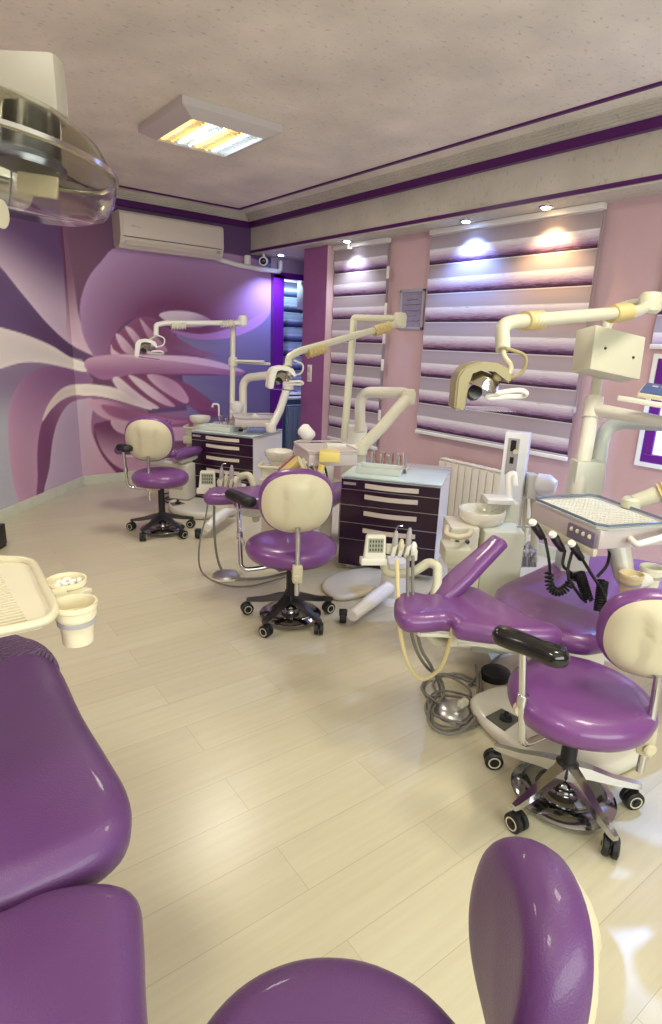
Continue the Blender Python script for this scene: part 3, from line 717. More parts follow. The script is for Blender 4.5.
# ------------------------------------------------------------------ stools
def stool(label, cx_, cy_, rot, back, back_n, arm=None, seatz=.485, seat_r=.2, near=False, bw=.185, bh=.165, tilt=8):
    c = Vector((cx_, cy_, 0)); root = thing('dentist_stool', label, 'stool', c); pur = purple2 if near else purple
    hub = c+Vector((0, 0, .13))
    for k in range(5):
        a = rot+2*PI*k/5; d = Vector((math.cos(a), math.sin(a), 0)); sd = Vector((-d.y, d.x, 0))
        m = MB(); secs = []
        for (r, z, w, h) in ((.015, .145, .028, .05), (.08, .135, .024, .04), (.17, .108, .018, .028), (.26, .092, .014, .02), (.275, .09, .010, .018)):
            p = c+d*r; secs.append([m.bm.verts.new((p.x+sd.x*x, p.y+sd.y*x, z+y)) for x, y in ((-w, -h/2), (w, -h/2), (w*.8, h/2), (-w*.8, h/2))])
        for A, B in zip(secs, secs[1:]):
            for j in range(4): m.bm.faces.new((A[j], A[(j+1) % 4], B[(j+1) % 4], B[j]))
        m.bm.faces.new(secs[0][::-1]); m.bm.faces.new(secs[-1])
        leg = m.build('leg', chrome if near or cy_ < 1.5 else dark_steel, root, ang=30)
        p = c+d*.262; al = a+1.3+k*.9; wd = Vector((math.cos(al), math.sin(al), 0)); q_ = p+Vector((wd.y, -wd.x, 0))*.012
        m = MB()
        for sgn in (-1, 1):
            M = frame(q_+wd*.0145*sgn+Vector((0, 0, .036)), (-wd.y, wd.x, 0), (0, 0, 1))
            m.lathe([(0, -.011), (.026, -.012), (.0355, -.008), (.036, .008), (.030, .012), (0, .011)], M, 24)
        m.tube([q_+wd*.03+Vector((0, 0, .036)), q_-wd*.03+Vector((0, 0, .036))], .008, 8)
        m.tube([p+Vector((0, 0, .05)), p+Vector((0, 0, .095))], .008, 8)
        m.box(q_+Vector((0, 0, .06)), (.026, .026, .02), bev=.005)
        cst = m.build('caster', black, root)
        m = MB()
        for sgn in (-1, 1): m.lathe([(.019, 0), (.024, .001), (.024, -.001), (.019, 0)], frame(q_+wd*.0272*sgn+Vector((0, 0, .036)), (-wd.y, wd.x, 0), (0, 0, 1)), 20)
        m.build('hub_cap', cream, cst)
    M = Matrix.Translation(c)
    MB().lathe([(0, .115), (.045, .115), (.05, .13), (.04, .165), (.028, .175), (.027, .33), (.024, .40), (0, .40)], M, 24).build('gas_column', black, root)
    MB().lathe([(.10, .052), (.13, .06), (.175, .048), (.185, .04), (.18, .03), (.13, .035), (.1, .04), (.10, .052)], M, 40).build('foot_ring', mat('dark_chrome', (.30, .30, .31), .12, metal=1), root)
    m = MB().lathe([(.055, .045), (.06, .06), (.052, .075), (.055, .09), (.045, .105), (.03, .11), (.03, .03), (.055, .03), (.055, .045)], M, 28)
    for k in range(3):
        a = 2*PI*k/3; d = Vector((math.cos(a), math.sin(a), 0)); m.tube([c+d*.04+Vector((0, 0, .045)), c+d*.15+Vector((0, 0, .042))], .006, 6)
    m.build('ring_hub', mat('dark_chrome', (0, 0, 0)), root)
    n = Vector((math.cos(back_n), math.sin(back_n), 0))           # outward direction of the shell
    bc = Vector(back)
    # seat pad
    out = []
    for k in range(16):
        a = 2*PI*k/16; r = seat_r*(1+.05*math.cos(2*a)+.015*math.cos(3*a)); out.append((r*.93*math.cos(a), r*1.06*math.sin(a)))
    ba = math.atan2(bc.y-cy_, bc.x-cx_)
    MB().pad(out, Matrix.Translation((cx_, cy_, seatz-.05)) @ zrot(ba), .10, .075, crown=.006, n=4, bot=.7).build('seat', pur, root, ang=80)
    MB().lathe([(0, seatz-.12), (.06, seatz-.12), (.16, seatz-.10), (.17, seatz-.09), (0, seatz-.09)], M, 28).build('seat_plate', cream, root)
    # backrest: oval cushion with a moulded shell
    tz = math.radians(tilt); zax = (n*math.cos(tz)+Vector((0, 0, -math.sin(tz)))).normalized(); xax = Vector((-n.y, n.x, 0)); yax = zax.cross(xax)
    BM = Matrix(((xax.x, yax.x, zax.x, bc.x), (xax.y, yax.y, zax.y, bc.y), (xax.z, yax.z, zax.z, bc.z), (0, 0, 0, 1)))
    ov = [(bw*math.copysign(abs(math.cos(2*PI*k/18))**.85, math.cos(2*PI*k/18)), bh*math.copysign(abs(math.sin(2*PI*k/18))**.85, math.sin(2*PI*k/18))) for k in range(18)]
    cush = MB().pad(ov, BM @ Matrix.Rotation(PI, 4, 'X') @ Matrix.Translation((0, 0, .052)), .085 if not near else .1, .05, crown=.012, n=3, saddle=.028).build('backrest', pur, root, ang=80)
    m = MB(); k1, k2 = .93, .92
    g = []; nr, ns = 10, 40
    for i in range(nr+1):
        rr = i/nr; ring = []
        for j in range(ns):
            a = 2*PI*j/ns; x = bw*k1*rr*math.copysign(abs(math.cos(a))**.85, math.cos(a)); y = bh*k2*rr*math.copysign(abs(math.sin(a))**.85, math.sin(a))
            z = .045*(1-rr**5)-.012 - .028*(x/bw)**2 - .012*math.exp(-((abs(x)-bw*.42)/(.05))**2)*(1-rr**4)*.7 + (.012 if abs(x) < bw*.30+.15*y*y/bh else 0)*(1-rr**4)
            ring.append(m.bm.verts.new(BM @ Vector((x, y, z))) if i else None)
        g.append(ring if i else [m.bm.verts.new(BM @ Vector((0, 0, .045)))])
    for j in range(ns): m.bm.faces.new((g[0][0], g[1][j], g[1][(j+1) % ns]))
    for A, B in zip(g[1:], g[2:]):
        for j in range(ns): m.bm.faces.new((A[j], B[j], B[(j+1) % ns], A[(j+1) % ns]))
    m.build('back_shell', cream, cush, ang=80)
    low = BM @ Vector((0, -bh*.72, .045)); foot = Vector((low.x+n.x*.01, low.y+n.y*.01, seatz-.23))
    MB().tube([BM @ Vector((0, -bh*.6, .04)), low, Vector((foot.x, foot.y, seatz+.0)), foot], .0135, 14).build('back_post', chrome, root)
    inner = c+Vector((0, 0, seatz-.135)); fb = Vector((foot.x, foot.y, seatz-.105))
    m = MB().tube([inner, inner.lerp(fb, .5)-Vector((0, 0, .02)), fb], .018, 10, smooth_n=5)
    m.box(None, (.05, .055, .10), M=Matrix.Translation(fb) @ zrot(ba), bev=.01)
    m.build('back_bracket', cream, root)
    MB().lathe([(0, 0), (.02, 0), (.022, .03), (.016, .036), (0, .036)], frame(fb+Vector((.0, 0, -.02)), (-.61, -.79, 0), (0, 0, 1)) @ Matrix.Rotation(-PI/2, 4, 'Y') @ Matrix.Rotation(PI, 4, 'X') , 16).build('clamp_knob', cream, root)
    e = inner+Vector((-right0.x*-.13, -right0.y*-.13, -.01)); 
    MB().tube([inner, e, e+right0*.05], [.008, .008, .016], 10).build('height_lever', cream, root)
    if arm:
        pa, pb, foot_ = (Vector(x) for x in arm)      # pad ends, lowest point of the tube
        mid = pa.lerp(pb, .42)
        up_top = Vector((mid.x, mid.y, mid.z-.03))
        MB().tube(bend([up_top, Vector((foot_.x, foot_.y, foot_.z)), foot_.lerp(inner, .35)-Vector((0, 0, .01)), inner], .07), .0135, 14).build('arm_tube', chrome, root)
        kp = up_top.lerp(foot_, .5); MB().tube([kp+Vector((0, 0, .02)), kp-Vector((0, 0, .02))], .019, 14).build('tube_collar', chrome, root)
        kk = up_top.lerp(foot_, .62)
        MB().lathe([(0, 0), (.024, 0), (.027, .02), (.02, .028), (0, .028)], frame(kk, (0, 0, 1), (.79, -.61, 0)) @ Matrix.Translation((0, 0, 0)), 18).build('arm_knob', cream, root)
        x = (pb-pa); L = x.length; x.normalize(); y = Vector((0, 0, 1)).cross(x)
        PM = Matrix(((x.x, y.x, 0, pa.x), (x.y, y.y, 0, pa.y), (x.z, y.z, 1, pa.z), (0, 0, 0, 1)))
        ol = [(-.012, 0), (0, .034), (.25*L, .044), (.6*L, .037), (.92*L, .044), (L, .026), (L+.012, 0), (L, -.028), (.85*L, -.046), (.5*L, -.037), (.2*L, -.040), (.02*L, -.032)]
        MB().pad(ol, PM, .05, .022, n=4, crown=.004).build('arm_pad', blackg if near or cy_ < 1.5 else black, root, ang=80)
fr_c = (1.838, .862)
stool('purple wheeled stool with black arm pad in front of the right-hand treatment chair', *fr_c, math.radians(30), W(662, 643, z=.715), math.radians(-138),
      (W(496, 633, z=.70), W(566, 659, z=.69), W(522, 745, z=.30)), bw=.18, bh=.165, seat_r=.252)
stool('purple wheeled stool with cream shell facing the camera, between the two drawer cabinets', 1.84, 2.66, math.radians(58), W(298, 505, z=.775), math.radians(-118),
      (W(229, 493, z=.70), W(252, 503, z=.70), W(241, 570, z=.33)), bw=.205, bh=.185, seat_r=.265, seatz=.505)
stool('farthest purple wheeled stool, by the mural wall', 1.86, 4.63, math.radians(139), W(148, 441, z=.79), math.radians(-122),
      (W(119, 447, z=.73), W(129, 449, z=.73), W(128, 487, z=.38)), bw=.20, bh=.19, seat_r=.235, seatz=.53)
stool('nearest purple wheeled stool, cut off by the bottom edge', .41, .44, .4, (.81, .335, .59), math.radians(-38), None, near=True, seat_r=.265, seatz=.49, bw=.165, bh=.185, tilt=4)
# ------------------------------------------------------------------ helpers for equipment
EX, EY, EZ = right0.copy(), Vector((math.sin(yaw), math.cos(yaw), 0)), Vector((0, 0, 1))
UF = Matrix(((EX.x, EY.x, 0, 0), (EX.y, EY.y, 0, 0), (0, 0, 1, 0), (0, 0, 0, 1)))
def pbox(mb, u0, v0, u1, v1, d, dep, bev=.008, turn=0):
    """box whose front face has the measured corners at distance d"""
    a, b = W(u0, (v0+v1)/2, d=d), W(u1, (v0+v1)/2, d=d); t, l = W((u0+u1)/2, v0, d=d), W((u0+u1)/2, v1, d=d)
    c = (a+b)/2; c.z = (t.z+l.z)/2; w = (b-a).length; h = t.z-l.z
    M = Matrix.Translation(c) @ UF @ zrot(turn) @ Matrix.Translation((0, dep/2, 0)); mb.box(None, (w, dep, h), M=M, bev=bev); return M
def bellows(mb, a, b, r, n=5):
    a, b = Vector(a), Vector(b); pts, rs = [], []
    for k in range(n*4+1):
        pts.append(a.lerp(b, k/(n*4))); rs.append(r*(1+.13*math.cos(2*PI*k/4)))
    return mb.tube(pts, rs, 16)
def cap(mb, p, r, h=None, axis=(0, 0, 1)):
    M = frame(p, Vector(axis).orthogonal(), Vector(axis).cross(Vector(axis).orthogonal()))
    h = h or r; return mb.lathe([(0, -h), (r*.7, -h), (r, -h*.7), (r, h*.6), (r*.75, h), (0, h)], M, 20)

def lamp_head(root, c, plastic, sc=1.0, turn=0, tilt=0):
    """operatory light: arched yoke, oval reflector dish, bulb cover, hoop handle and shield"""
    c = Vector(c); M = Matrix.Translation(c) @ UF @ zrot(turn) @ Matrix.Rotation(tilt, 4, 'Y') @ Matrix.Scale(sc, 4)
    def V(x, y, z): return M @ Vector((x, y, z))
    m = MB()
    # yoke as an extruded arch
    arc = [(-.105, -.085), (-.105, .02), (-.085, .055), (-.03, .075), (.03, .072), (.07, .045), (.075, .01), (.06, .01), (.05, .03), (.02, .05), (-.03, .052), (-.06, .04), (-.068, .01), (-.068, -.085)]
    m.prism([(x, z) for x, z in arc], M @ Matrix.Translation((0, .06, 0)) @ Matrix.Rotation(PI/2, 4, 'X'), .12, bev=.006)
    hd = m.build('lamp_housing', plastic, root, ang=50)
    m = MB(); RM = M @ Matrix.Translation((-.005, 0, .01)) @ Matrix.Rotation(math.radians(20), 4, 'Y')
    m.lathe([(.0, .03), (.03, .028), (.055, .012), (.072, -.02), (.075, -.024), (.056, .006), (.03, .022), (0, .026)][::-1], RM, 28, sy=1.25)
    m.build('reflector', smoky, hd)
    m = MB(); m.lathe([(0, -.03), (.02, -.028), (.024, -.01), (.024, .016), (0, .02)], M @ Matrix.Translation((-.035, -.02, -.03)) @ Matrix.Rotation(PI/2.6, 4, 'X'), 16)
    m.build('bulb_cover', dark_steel, hd)
    m = MB(); m.tube([V(.02, .0, .0), V(.035, -.03, .03), V(.06, -.03, .055)], .016*sc, 10, smooth_n=4); m.build('tilt_joint', plastic, hd)
    m = MB(); hp = [(.0, -.055, -.035), (.05, -.07, -.02), (.10, -.075, -.012), (.125, -.07, -.02), (.12, -.05, -.032), (.07, -.045, -.036), (.02, -.045, -.042)]
    m.tube([V(*p) for p in hp], .0085*sc, 8, closed=True, smooth_n=4); m.build('handle', white, root)
    m = MB(); m.box(None, (.20, .13, .004), M=M @ Matrix.Translation((-.0, -.0, -.083)), bev=.001); m.build('shield', mat('lamp_shield', (.96, .97, .97), .04, trans=1, ior=1.12), root, smooth=False)
    m = MB(); m.tube(bend([V(.075, 0, .02), V(.13, 0, .04), V(.135, 0, .10), V(.06, 0, .12)], .03), .006*sc, 8); m.build('yoke_rod', plastic, root)
    return V(.03, 0, .12)

def cuspidor_bowl(root, c, r):
    M = Matrix.Translation(c)
    bowl = MB().lathe([(0, -.045), (r*.55, -.045), (r*.62, -.07), (r*.75, -.065), (r*.97, -.03), (r, .0), (r*.98, .012), (r*.92, .012), (r*.9, 0), (r*.8, -.025), (r*.4, -.04), (.012, -.042), (0, -.042)], M, 40).build('bowl', ceramic, root)
    MB().lathe([(0, -.041), (.014, -.040), (.014, -.036), (0, -.036)], M, 14).build('drain', chrome, bowl)
    return bowl
def tap(root, p, h, name='tap'):
    p = Vector(p); m = MB()
    m.tube(bend([p, p+EZ*h, p+EZ*h-EX*h*.5, p+EZ*h*.72-EX*h*.55], h*.22), .011, 10); m.build(name, white, root)

# ------------------------------------------------------------------ treatment chairs
K1 = 2.3475
def zp(x, y): return (380+x/K1, 520+y/K1)
LOBE = [(33, 200), (42, 186), (75, 181), (112, 187), (150, 180), (200, 168), (240, 177), (290, 207), (350, 240), (405, 258), (428, 274), (405, 281), (340, 281), (270, 276), (215, 269), (178, 262), (160, 245), (120, 248), (62, 247), (36, 228)]
BIG = [(270, 168), (284, 146), (340, 122), (400, 96), (470, 82), (560, 84), (650, 98), (740, 120), (800, 160), (780, 215), (700, 240), (600, 262), (520, 281), (470, 281), (400, 264), (330, 236), (285, 208)]
def chair_arm(root, off):
    A = W(441, 596, z=.62)+off; B = W(499, 541, z=.84)+off; x = (B-A); L = x.length; x.normalize()
    AM = frame(A, x, EX.cross(x).cross(x)*-1)
    yv = (W(470, 575, z=.70)-W(448, 559, z=.70)); AM = frame(A, x, -yv)
    MB().pad([(-.07, 0), (-.05, .05), (.1, .062), (L*.6, .054), (L*.95, .044), (L+.01, .038), (L+.014, 0), (L+.01, -.038), (L*.95, -.044), (L*.6, -.054), (.1, -.062), (-.05, -.05)], AM, .05, .022, n=3).build('armrest', purple, root, ang=80)
    m = MB(); m.tube([A-Vector((0, 0, .02)), A-Vector((-.05, -.02, .12)), A+Vector((.2, -.05, -.16))], .018, 10, smooth_n=4); m.build('armrest_bracket', beige, root)
def chair(off, label, big=None, arm=True, plate_px=None):
    off = Vector((off[0], off[1], 0)); base = W(545, 722, z=0)+off; base.z = 0
    root = thing('dental_chair', label, 'dental chair', base)
    def pz(pts, z): return [(p.x+off.x, p.y+off.y) for p in (W(*zp(*a), z=z) for a in pts)]
    MB().pad(pz(LOBE, .60), Matrix.Translation((0, 0, .60)), .075, .04, n=4, bot=.8).build('backrest', purple, root, ang=80)
    MB().pad(pz(big or BIG, .555), Matrix.Translation((0, 0, .52)), .085, .06, n=4, bot=.8, crown=.01).build('seat', purple, root, ang=80)
    # raised far armrest
    if arm: chair_arm(root, off)
    # frames, lift column and floor plate
    lo = pz(LOBE, .6); cxl = sum(p[0] for p in lo)/len(lo); cyl = sum(p[1] for p in lo)/len(lo)
    m = MB(); m.prism([(cxl+(x_-cxl)*.78, cyl+(y_-cyl)*.78) for x_, y_ in lo], Matrix.Translation((0, 0, .54)), .025, bev=.006); m.build('back_frame', beige, root)
    bo = pz(big or BIG, .555); cxb = sum(p[0] for p in bo)/len(bo); cyb = sum(p[1] for p in bo)/len(bo)
    m = MB(); m.prism([(cxb+(x_-cxb)*.72, cyb+(y_-cyb)*.72) for x_, y_ in bo], Matrix.Translation((0, 0, .44)), .04, bev=.01); m.build('seat_frame', beige, root)
    col = Vector((cxb-.05, cyb+.02, 0))
    ang_ = math.atan2(-.8, .6)
    m = MB(); m.box(None, (.22, .18, .36), M=Matrix.Translation(col+EZ*.25) @ zrot(ang_), bev=.03); m.build('lift_column', beige, root)
    plate = [W(u, v, z=.05) for u, v in plate_px] if plate_px else [W(u, v, z=.05)+off for u, v in ((470, 700), (486, 690), (508, 686), (545, 692), (600, 700), (650, 715), (655, 745), (620, 768), (580, 772), (545, 762), (512, 745), (484, 722))]
    MB().pad([(p.x, p.y) for p in plate], Matrix.Translation((0, 0,   .035 if not plate_px else .022)), .06 if not plate_px else .04, .03, n=4).build('floor_plate', beige, root, ang=80)
    m = MB(); dp = [W(u, v, z=.077)+off for u, v in ((486, 715), (502, 707), (521, 717), (505, 729))]
    m.prism([(p.x, p.y) for p in dp], Matrix.Translation((0, 0, .064)), .006); pl = m.build('control_plate', mat('control_plate', s(90, 92, 80), .4), root, smooth=False)
    c = W(506, 717, z=.08)+off; MB().lathe([(0, 0), (.028, 0), (.026, .014), (.012, .018), (.01, .035), (0, .037)], Matrix.Translation((c.x, c.y, .069)), 20).build('joystick', black, pl)
    m = MB(); m.tube([col+EZ*.40, Vector((cxl, cyl, .50)), Vector((cxl, cyl, .545))], .03, 10, smooth_n=4); m.build('support_arm', beige, root)
    return root, col
def holder(root, c, d, sc=1.0, pipe=None, hoses=True, drop=None):
    """assistant's holder: bar with cradles, handpieces and a small display"""
    o = W(*c, d=d); k = sc
    def V(x, y, z): return o+EX*(x*k)+EY*(y*k)+EZ*(z*k)
    m = MB()
    m.box(None, (.12*k, .05*k, .035*k), M=Matrix.Translation(V(.0, 0, -.01)) @ UF, bev=.008*k)
    for x in (-.03, -.002, .026, .052): m.box(None, (.018*k, .05*k, .06*k), M=Matrix.Translation(V(x, -.03, .0)) @ UF @ Matrix.Rotation(.2, 4, 'Y'), bev=.006*k)
    m.box(None, (.05*k, .04*k, .05*k), M=Matrix.Translation(V(.05, .0, -.03)) @ UF, bev=.008*k)
    m.build('holder_bar', beige, root)
    hs = []
    for x, h, mt in ((-.03, .085, greyp), (-.004, .05, cream), (.026, .10, greyp), (.048, .04, white)):
        m = MB(); a, b = V(x, -.045, -.03), V(x+.004, -.045, h); m.tube([a, a.lerp(b, .4), a.lerp(b, .55), a.lerp(b, .8), b], [.008*k, .010*k, .013*k, .012*k, .006*k], 10)
        hp = m.build('handpiece', mt, root)
    m = MB(); m.tube([V(-.026, -.045, .085), V(-.022, -.045, .105), V(-.0, -.05, .11)], .003*k, 6, smooth_n=3); m.build('tip', chrome, hp)
    DM = Matrix.Translation(V(-.115, -.02, .0)) @ UF @ Matrix.Rotation(-.12, 4, 'X') @ zrot(.15)
    m = MB(); m.prism([(-.045*k, -.06*k), (.05*k, -.06*k), (.045*k, .06*k), (-.035*k, .06*k)], DM @ Matrix.Rotation(PI/2, 4, 'X'), .03*k, bev=.004*k); m.box(None, (.11*k, .05*k, .03*k), M=DM @ Matrix.Translation((.0, -.01, -.055*k)), bev=.004*k)
    ds = m.build('display', beige, root, ang=50)
    MB().box(None, (.065*k, .002, .06*k), M=DM @ Matrix.Translation((.004*k, -.0305*k, .015*k))).build('display_screen', lcd, ds, smooth=False)
    m = MB()
    for r_ in range(3):
        for q_ in range(5): m.box(None, (.006*k, .001, .010*k), M=DM @ Matrix.Translation(((-.02+.012*q_)*k, -.0322*k, (.033-.018*r_)*k)))
    m.build('display_digits', lcd_mark, ds, smooth=False)
    if pipe: MB().tube(bend(pipe, .05), .02*k, 14).build('holder_pipe', yellowed, root)
    return V

root, col = chair((0, 0), 'purple treatment chair at the right, with black coiled hoses above its seat')
V = holder(root, (400, 547), 2.5, 1.0, pipe=[W(383, 556, d=2.52), W(386, 574, d=2.52), W(412, 573, d=2.5), W(429, 562, d=2.48), W(438, 566, d=2.46), W(437, 590, d=2.44), W(424, 622, d=2.40), W(432, 643, d=2.38), W(470, 640, d=2.36), W(520, 650, d=2.36)])
# assistant hoses drooping to the floor
def hose(name, pts, r, m, root): return MB().tube(pts, r, 8, smooth_n=7).build(name, m, root)
hose('suction_hose', [W(397, 560, d=2.42), W(398, 590, d=2.38), W(400, 630, d=2.38), W(408, 663, d=2.42), W(422, 679, d=2.46), W(440, 668, d=2.4), W(449, 645, d=2.3), W(453, 628, d=2.2)], .009, yel_hose, root)
hose('grey_suction_hose', [W(408, 556, d=2.42), W(408, 600, d=2.36), W(413, 640, d=2.40), W(425, 665, d=2.5), W(441, 680, z=.03), W(443, 696, z=.015), W(432, 710, z=.015), W(436, 726, z=.015), W(455, 728, z=.015), W(472, 715, z=.015), W(478, 690, z=.02), W(476, 665, z=.03)], .007, grey_hose, root)
hose('grey_suction_hose', [W(413, 556, d=2.44), W(413, 598, d=2.38), W(420, 645, d=2.42), W(432, 668, d=2.5), W(440, 690, z=.02), W(430, 706, z=.03), W(430, 724, z=.03), W(450, 734, z=.012), W(472, 722, z=.03), W(481, 700, z=.02), W(480, 672, z=.02)], .007, grey_hose, root)
# foot pedal with its cable rings
pc = W(453, 713, z=0)
root2 = thing('foot_pedal', 'metal foot pedal inside rings of grey cable on the floor left of the right-hand chair', 'foot pedal', pc)
MB().lathe([(0, .045), (.04, .042), (.065, .03), (.08, .012), (.085, .0), (0, 0)], Matrix.Translation(pc), 28).build('dome', steel, root2)
MB().box(None, (.05, .03, .03), M=Matrix.Translation(pc+EX*.04+EZ*.055), bev=.006).build('switch', yellowed, root2)
m = MB()
for k, (r, zz, dx, dy) in enumerate(((.125, .008, 0, 0), (.12, .022, .01, .02), (.14, .012, .03, .16), (.115, .03, -.01, .14), (.12, .010, .06, .19))):
    c = pc+EX*dx+EY*dy; m.tube([c+EX*r*math.cos(t)+EY*r*1.05*math.sin(t)+EZ*(zz+.006*math.sin(3*t+k)) for t in [2*PI*j/36 for j in range(36)]], .006, 7, closed=True)
m.build('cable', grey_hose, root2)
m = MB(); m.tube([pc+EX*.12+EY*.22+EZ*.01, W(500, 655, z=.01), W(525, 640, z=.01), W(560, 640, z=.01)], .006, 7, smooth_n=6); m.build('supply_cable', grey_hose, root2)
c = W(495, 677, z=0); tag(MB().lathe([(0, .05), (.05, .048), (.07, .035), (.072, .0), (0, 0)], Matrix.Translation(c), 28, sx=1.1).build('foot_switch', black), 'black round foot switch on the floor under the right-hand chair', 'foot switch')

BIG2 = [(270, 168), (284, 146), (340, 122), (400, 100), (440, 96), (475, 110), (480, 180), (470, 240), (440, 262), (400, 262), (330, 236), (285, 208)]
root, col2 = chair((.18, 2.0), 'purple treatment chair half hidden behind the middle stool', big=BIG2, arm=False, plate_px=((322, 582), (334, 572), (360, 566), (395, 566), (397, 578), (360, 592), (335, 594)))
V = holder(root, (228, 481), 4.15, 1.25, pipe=[W(236, 484, d=4.15), W(239, 477, d=4.15), W(249, 474, d=4.12), W(254, 484, d=4.1), W(255, 505, d=4.08), W(256, 520, d=4.0)])
hose('suction_hose', [W(215, 488, d=4.1), W(214, 520, d=4.05), W(216, 550, d=4.1), W(222, 570, z=.02), W(236, 578, z=.02), W(262, 578, z=.015), W(290, 572, z=.02)], .009, grey_hose, root)
hose('suction_hose', [W(210, 488, d=4.1), W(206, 515, d=4.05), W(199, 548, d=4.0), W(202, 572, z=.02), W(222, 584, z=.012), W(250, 586, z=.012), W(285, 577, z=.015)], .006, grey_hose, root)
pc = W(226, 576, z=0); root2 = thing('foot_pedal', 'metal foot pedal on the floor left of the middle stool', 'foot pedal', pc)
MB().lathe([(0, .035), (.05, .03), (.085, .02), (.095, .0), (0, 0)], Matrix.Translation(pc), 28).build('dome', steel, root2)
MB().lathe([(.10, .004), (.11, .014), (.12, .004), (.11, 0), (.10, .004)], Matrix.Translation(pc), 32).build('rim', cream, root2)
root, col3 = chair((.25, 3.95), 'farthest purple treatment chair behind the far stool', big=[(270, 168), (284, 146), (330, 130), (345, 150), (345, 200), (330, 225), (290, 208)])
V = holder(root, (186, 478), 6.0, 1.0) if False else None
pc = W(206, 508, z=0); root2 = thing('foot_pedal', 'flat ringed foot pedal on the floor at the foot of the far cabinet', 'foot pedal', pc)
MB().lathe([(0, .03), (.10, .028), (.15, .02), (.16, 0), (0, 0)], Matrix.Translation(pc), 32).build('dome', beige, root2)
MB().lathe([(.17, .006), (.18, .02), (.20, .006), (.18, 0), (.17, .006)], Matrix.Translation(pc), 36).build('rim', cream, root2)
m = MB()
for k, (u, v, r) in enumerate(((184, 500, .2), (176, 497, .16), (192, 503, .13))):
    c = W(u, v, z=.01); m.tube([c+EX*r*math.cos(t)+EY*r*.9*math.sin(t)+EZ*.006*(k+1) for t in [2*PI*j/30 for j in range(30)]], .009, 6, closed=True)
tag(m.build('cable_loops', dark_steel), 'dark cable lying in loops on the floor between the far stool and the far cabinet', 'cable')

# ------------------------------------------------------------------ units: cuspidor, pole, arms, delivery table
# right-hand unit
root = thing('dental_unit', 'right-hand treatment unit with cuspidor, cream overhead lamp and instrument table', 'dental unit', W(500, 560, d=2.95).xy.to_3d())
D = 2.98
m = MB(); zf = lambda u, v, d: W(u, v, d=d).z
pbox(m, 449, 526, 478, 572, D-.08, .22, .012); pbox(m, 452, 565, 476, 655, D-.02, .2, .012)
b1 = m.build('cuspidor_body', beige, root)
m = MB(); pbox(m, 445, 549, 471, 566, D-.2, .16, .01); m.build('drawer_box', yellowed, root)
m = MB(); pbox(m, 477, 526, 519, 665, D-.04, .3, .03); pbox(m, 489, 503, 519, 530, D+.02, .22, .012); m.build('main_body', mat('body_green_grey', s(200, 202, 184), .35), root)
for u in (457, 467): 
    c = W(u, 541, d=D-.085); MB().lathe([(0, .0), (.012, 0), (.010, .018), (0, .02)], frame(c, (0, 0, 1), (EX.x, EX.y, 0)) @ Matrix.Rotation(PI, 4, 'X'), 14).build('knob', dark_steel, root)
MB().tube(bend([W(447, 527, d=D-.1), W(446, 534, d=D-.22), W(458, 538, d=D-.24), W(469, 535, d=D-.22), W(472, 530, d=D-.08)], .03), .013, 10).build('rail_handle', cream, root)
c = W(482, 511, d=2.98); cuspidor_bowl(root, c, .118)
m = MB(); m.tube([c-EZ*.12, c-EZ*.05], [.08, .07], 20); m.build('bowl_stem', beige, root)
m = MB(); tp = W(509, 502, d=3.0)
m.tube(bend([tp, W(508, 476, d=3.0), W(514, 473, d=3.0), W(515, 486, d=3.0)], .03), .017, 12); pbox(m, 488, 500, 515, 505, 2.93, .12, .004); m.build('tap', white, root)
MB().tube([W(500, 506, d=2.9), W(492, 512, d=2.92)], .003, 6).build('water_spout', chrome, root)
# pole, collar, arch
pb, pt_ = W(577, 495, d=2.8), W(608, 320, d=2.8)
fl = Vector((pb.x+.0, pb.y, 0))
m = MB(); CB = W(589, 460, d=2.8); m.box(None, (.135, .10, CB.z), M=Matrix.Translation((CB.x-.01, CB.y, CB.z/2)) @ UF, bev=.012); m.build('column', mat('body_green_grey', (.5, .5, .4)), root)
MB().tube([pb, pb.lerp(pt_, .97), pt_], .023, 14).build('pole', yellowed, root)
pa = pb.lerp(pt_, .22); MB().tube([pb.lerp(pt_, .0), pb.lerp(pt_, .50)], .036, 16).build('pole_sleeve', beige, root)
MB().tube([pb.lerp(pt_, .44), pb.lerp(pt_, .56)], .043, 16).build('collar', beige, root)
m = MB(); m.tube(bend([W(595, 490, d=2.86), W(604, 420, d=2.86), W(690, 425, d=2.6), W(790, 470, d=2.35), W(760, 490, d=2.2)], .13, 10), .036, 16); m.build('arch_pipe', mat('arch_grey', s(186, 190, 180), .35), root)
m = MB(); m.tube([W(790, 470, d=2.35), W(700, 482, d=2.3), W(662, 493, d=2.38), W(634, 502, d=2.42)], [.04, .04, .036, .03], 16); m.build('lower_arm', yellowed, root)
m = MB(); bellows(m, W(684, 486, d=2.34), W(660, 494, d=2.38), .042); m.build('bellows', mat('tan_bellows', s(196, 176, 120), .5), root)
jj = W(631, 503, d=2.42); m = MB(); cap(m, jj, .038, .024); m.build('table_joint', yellowed, root)
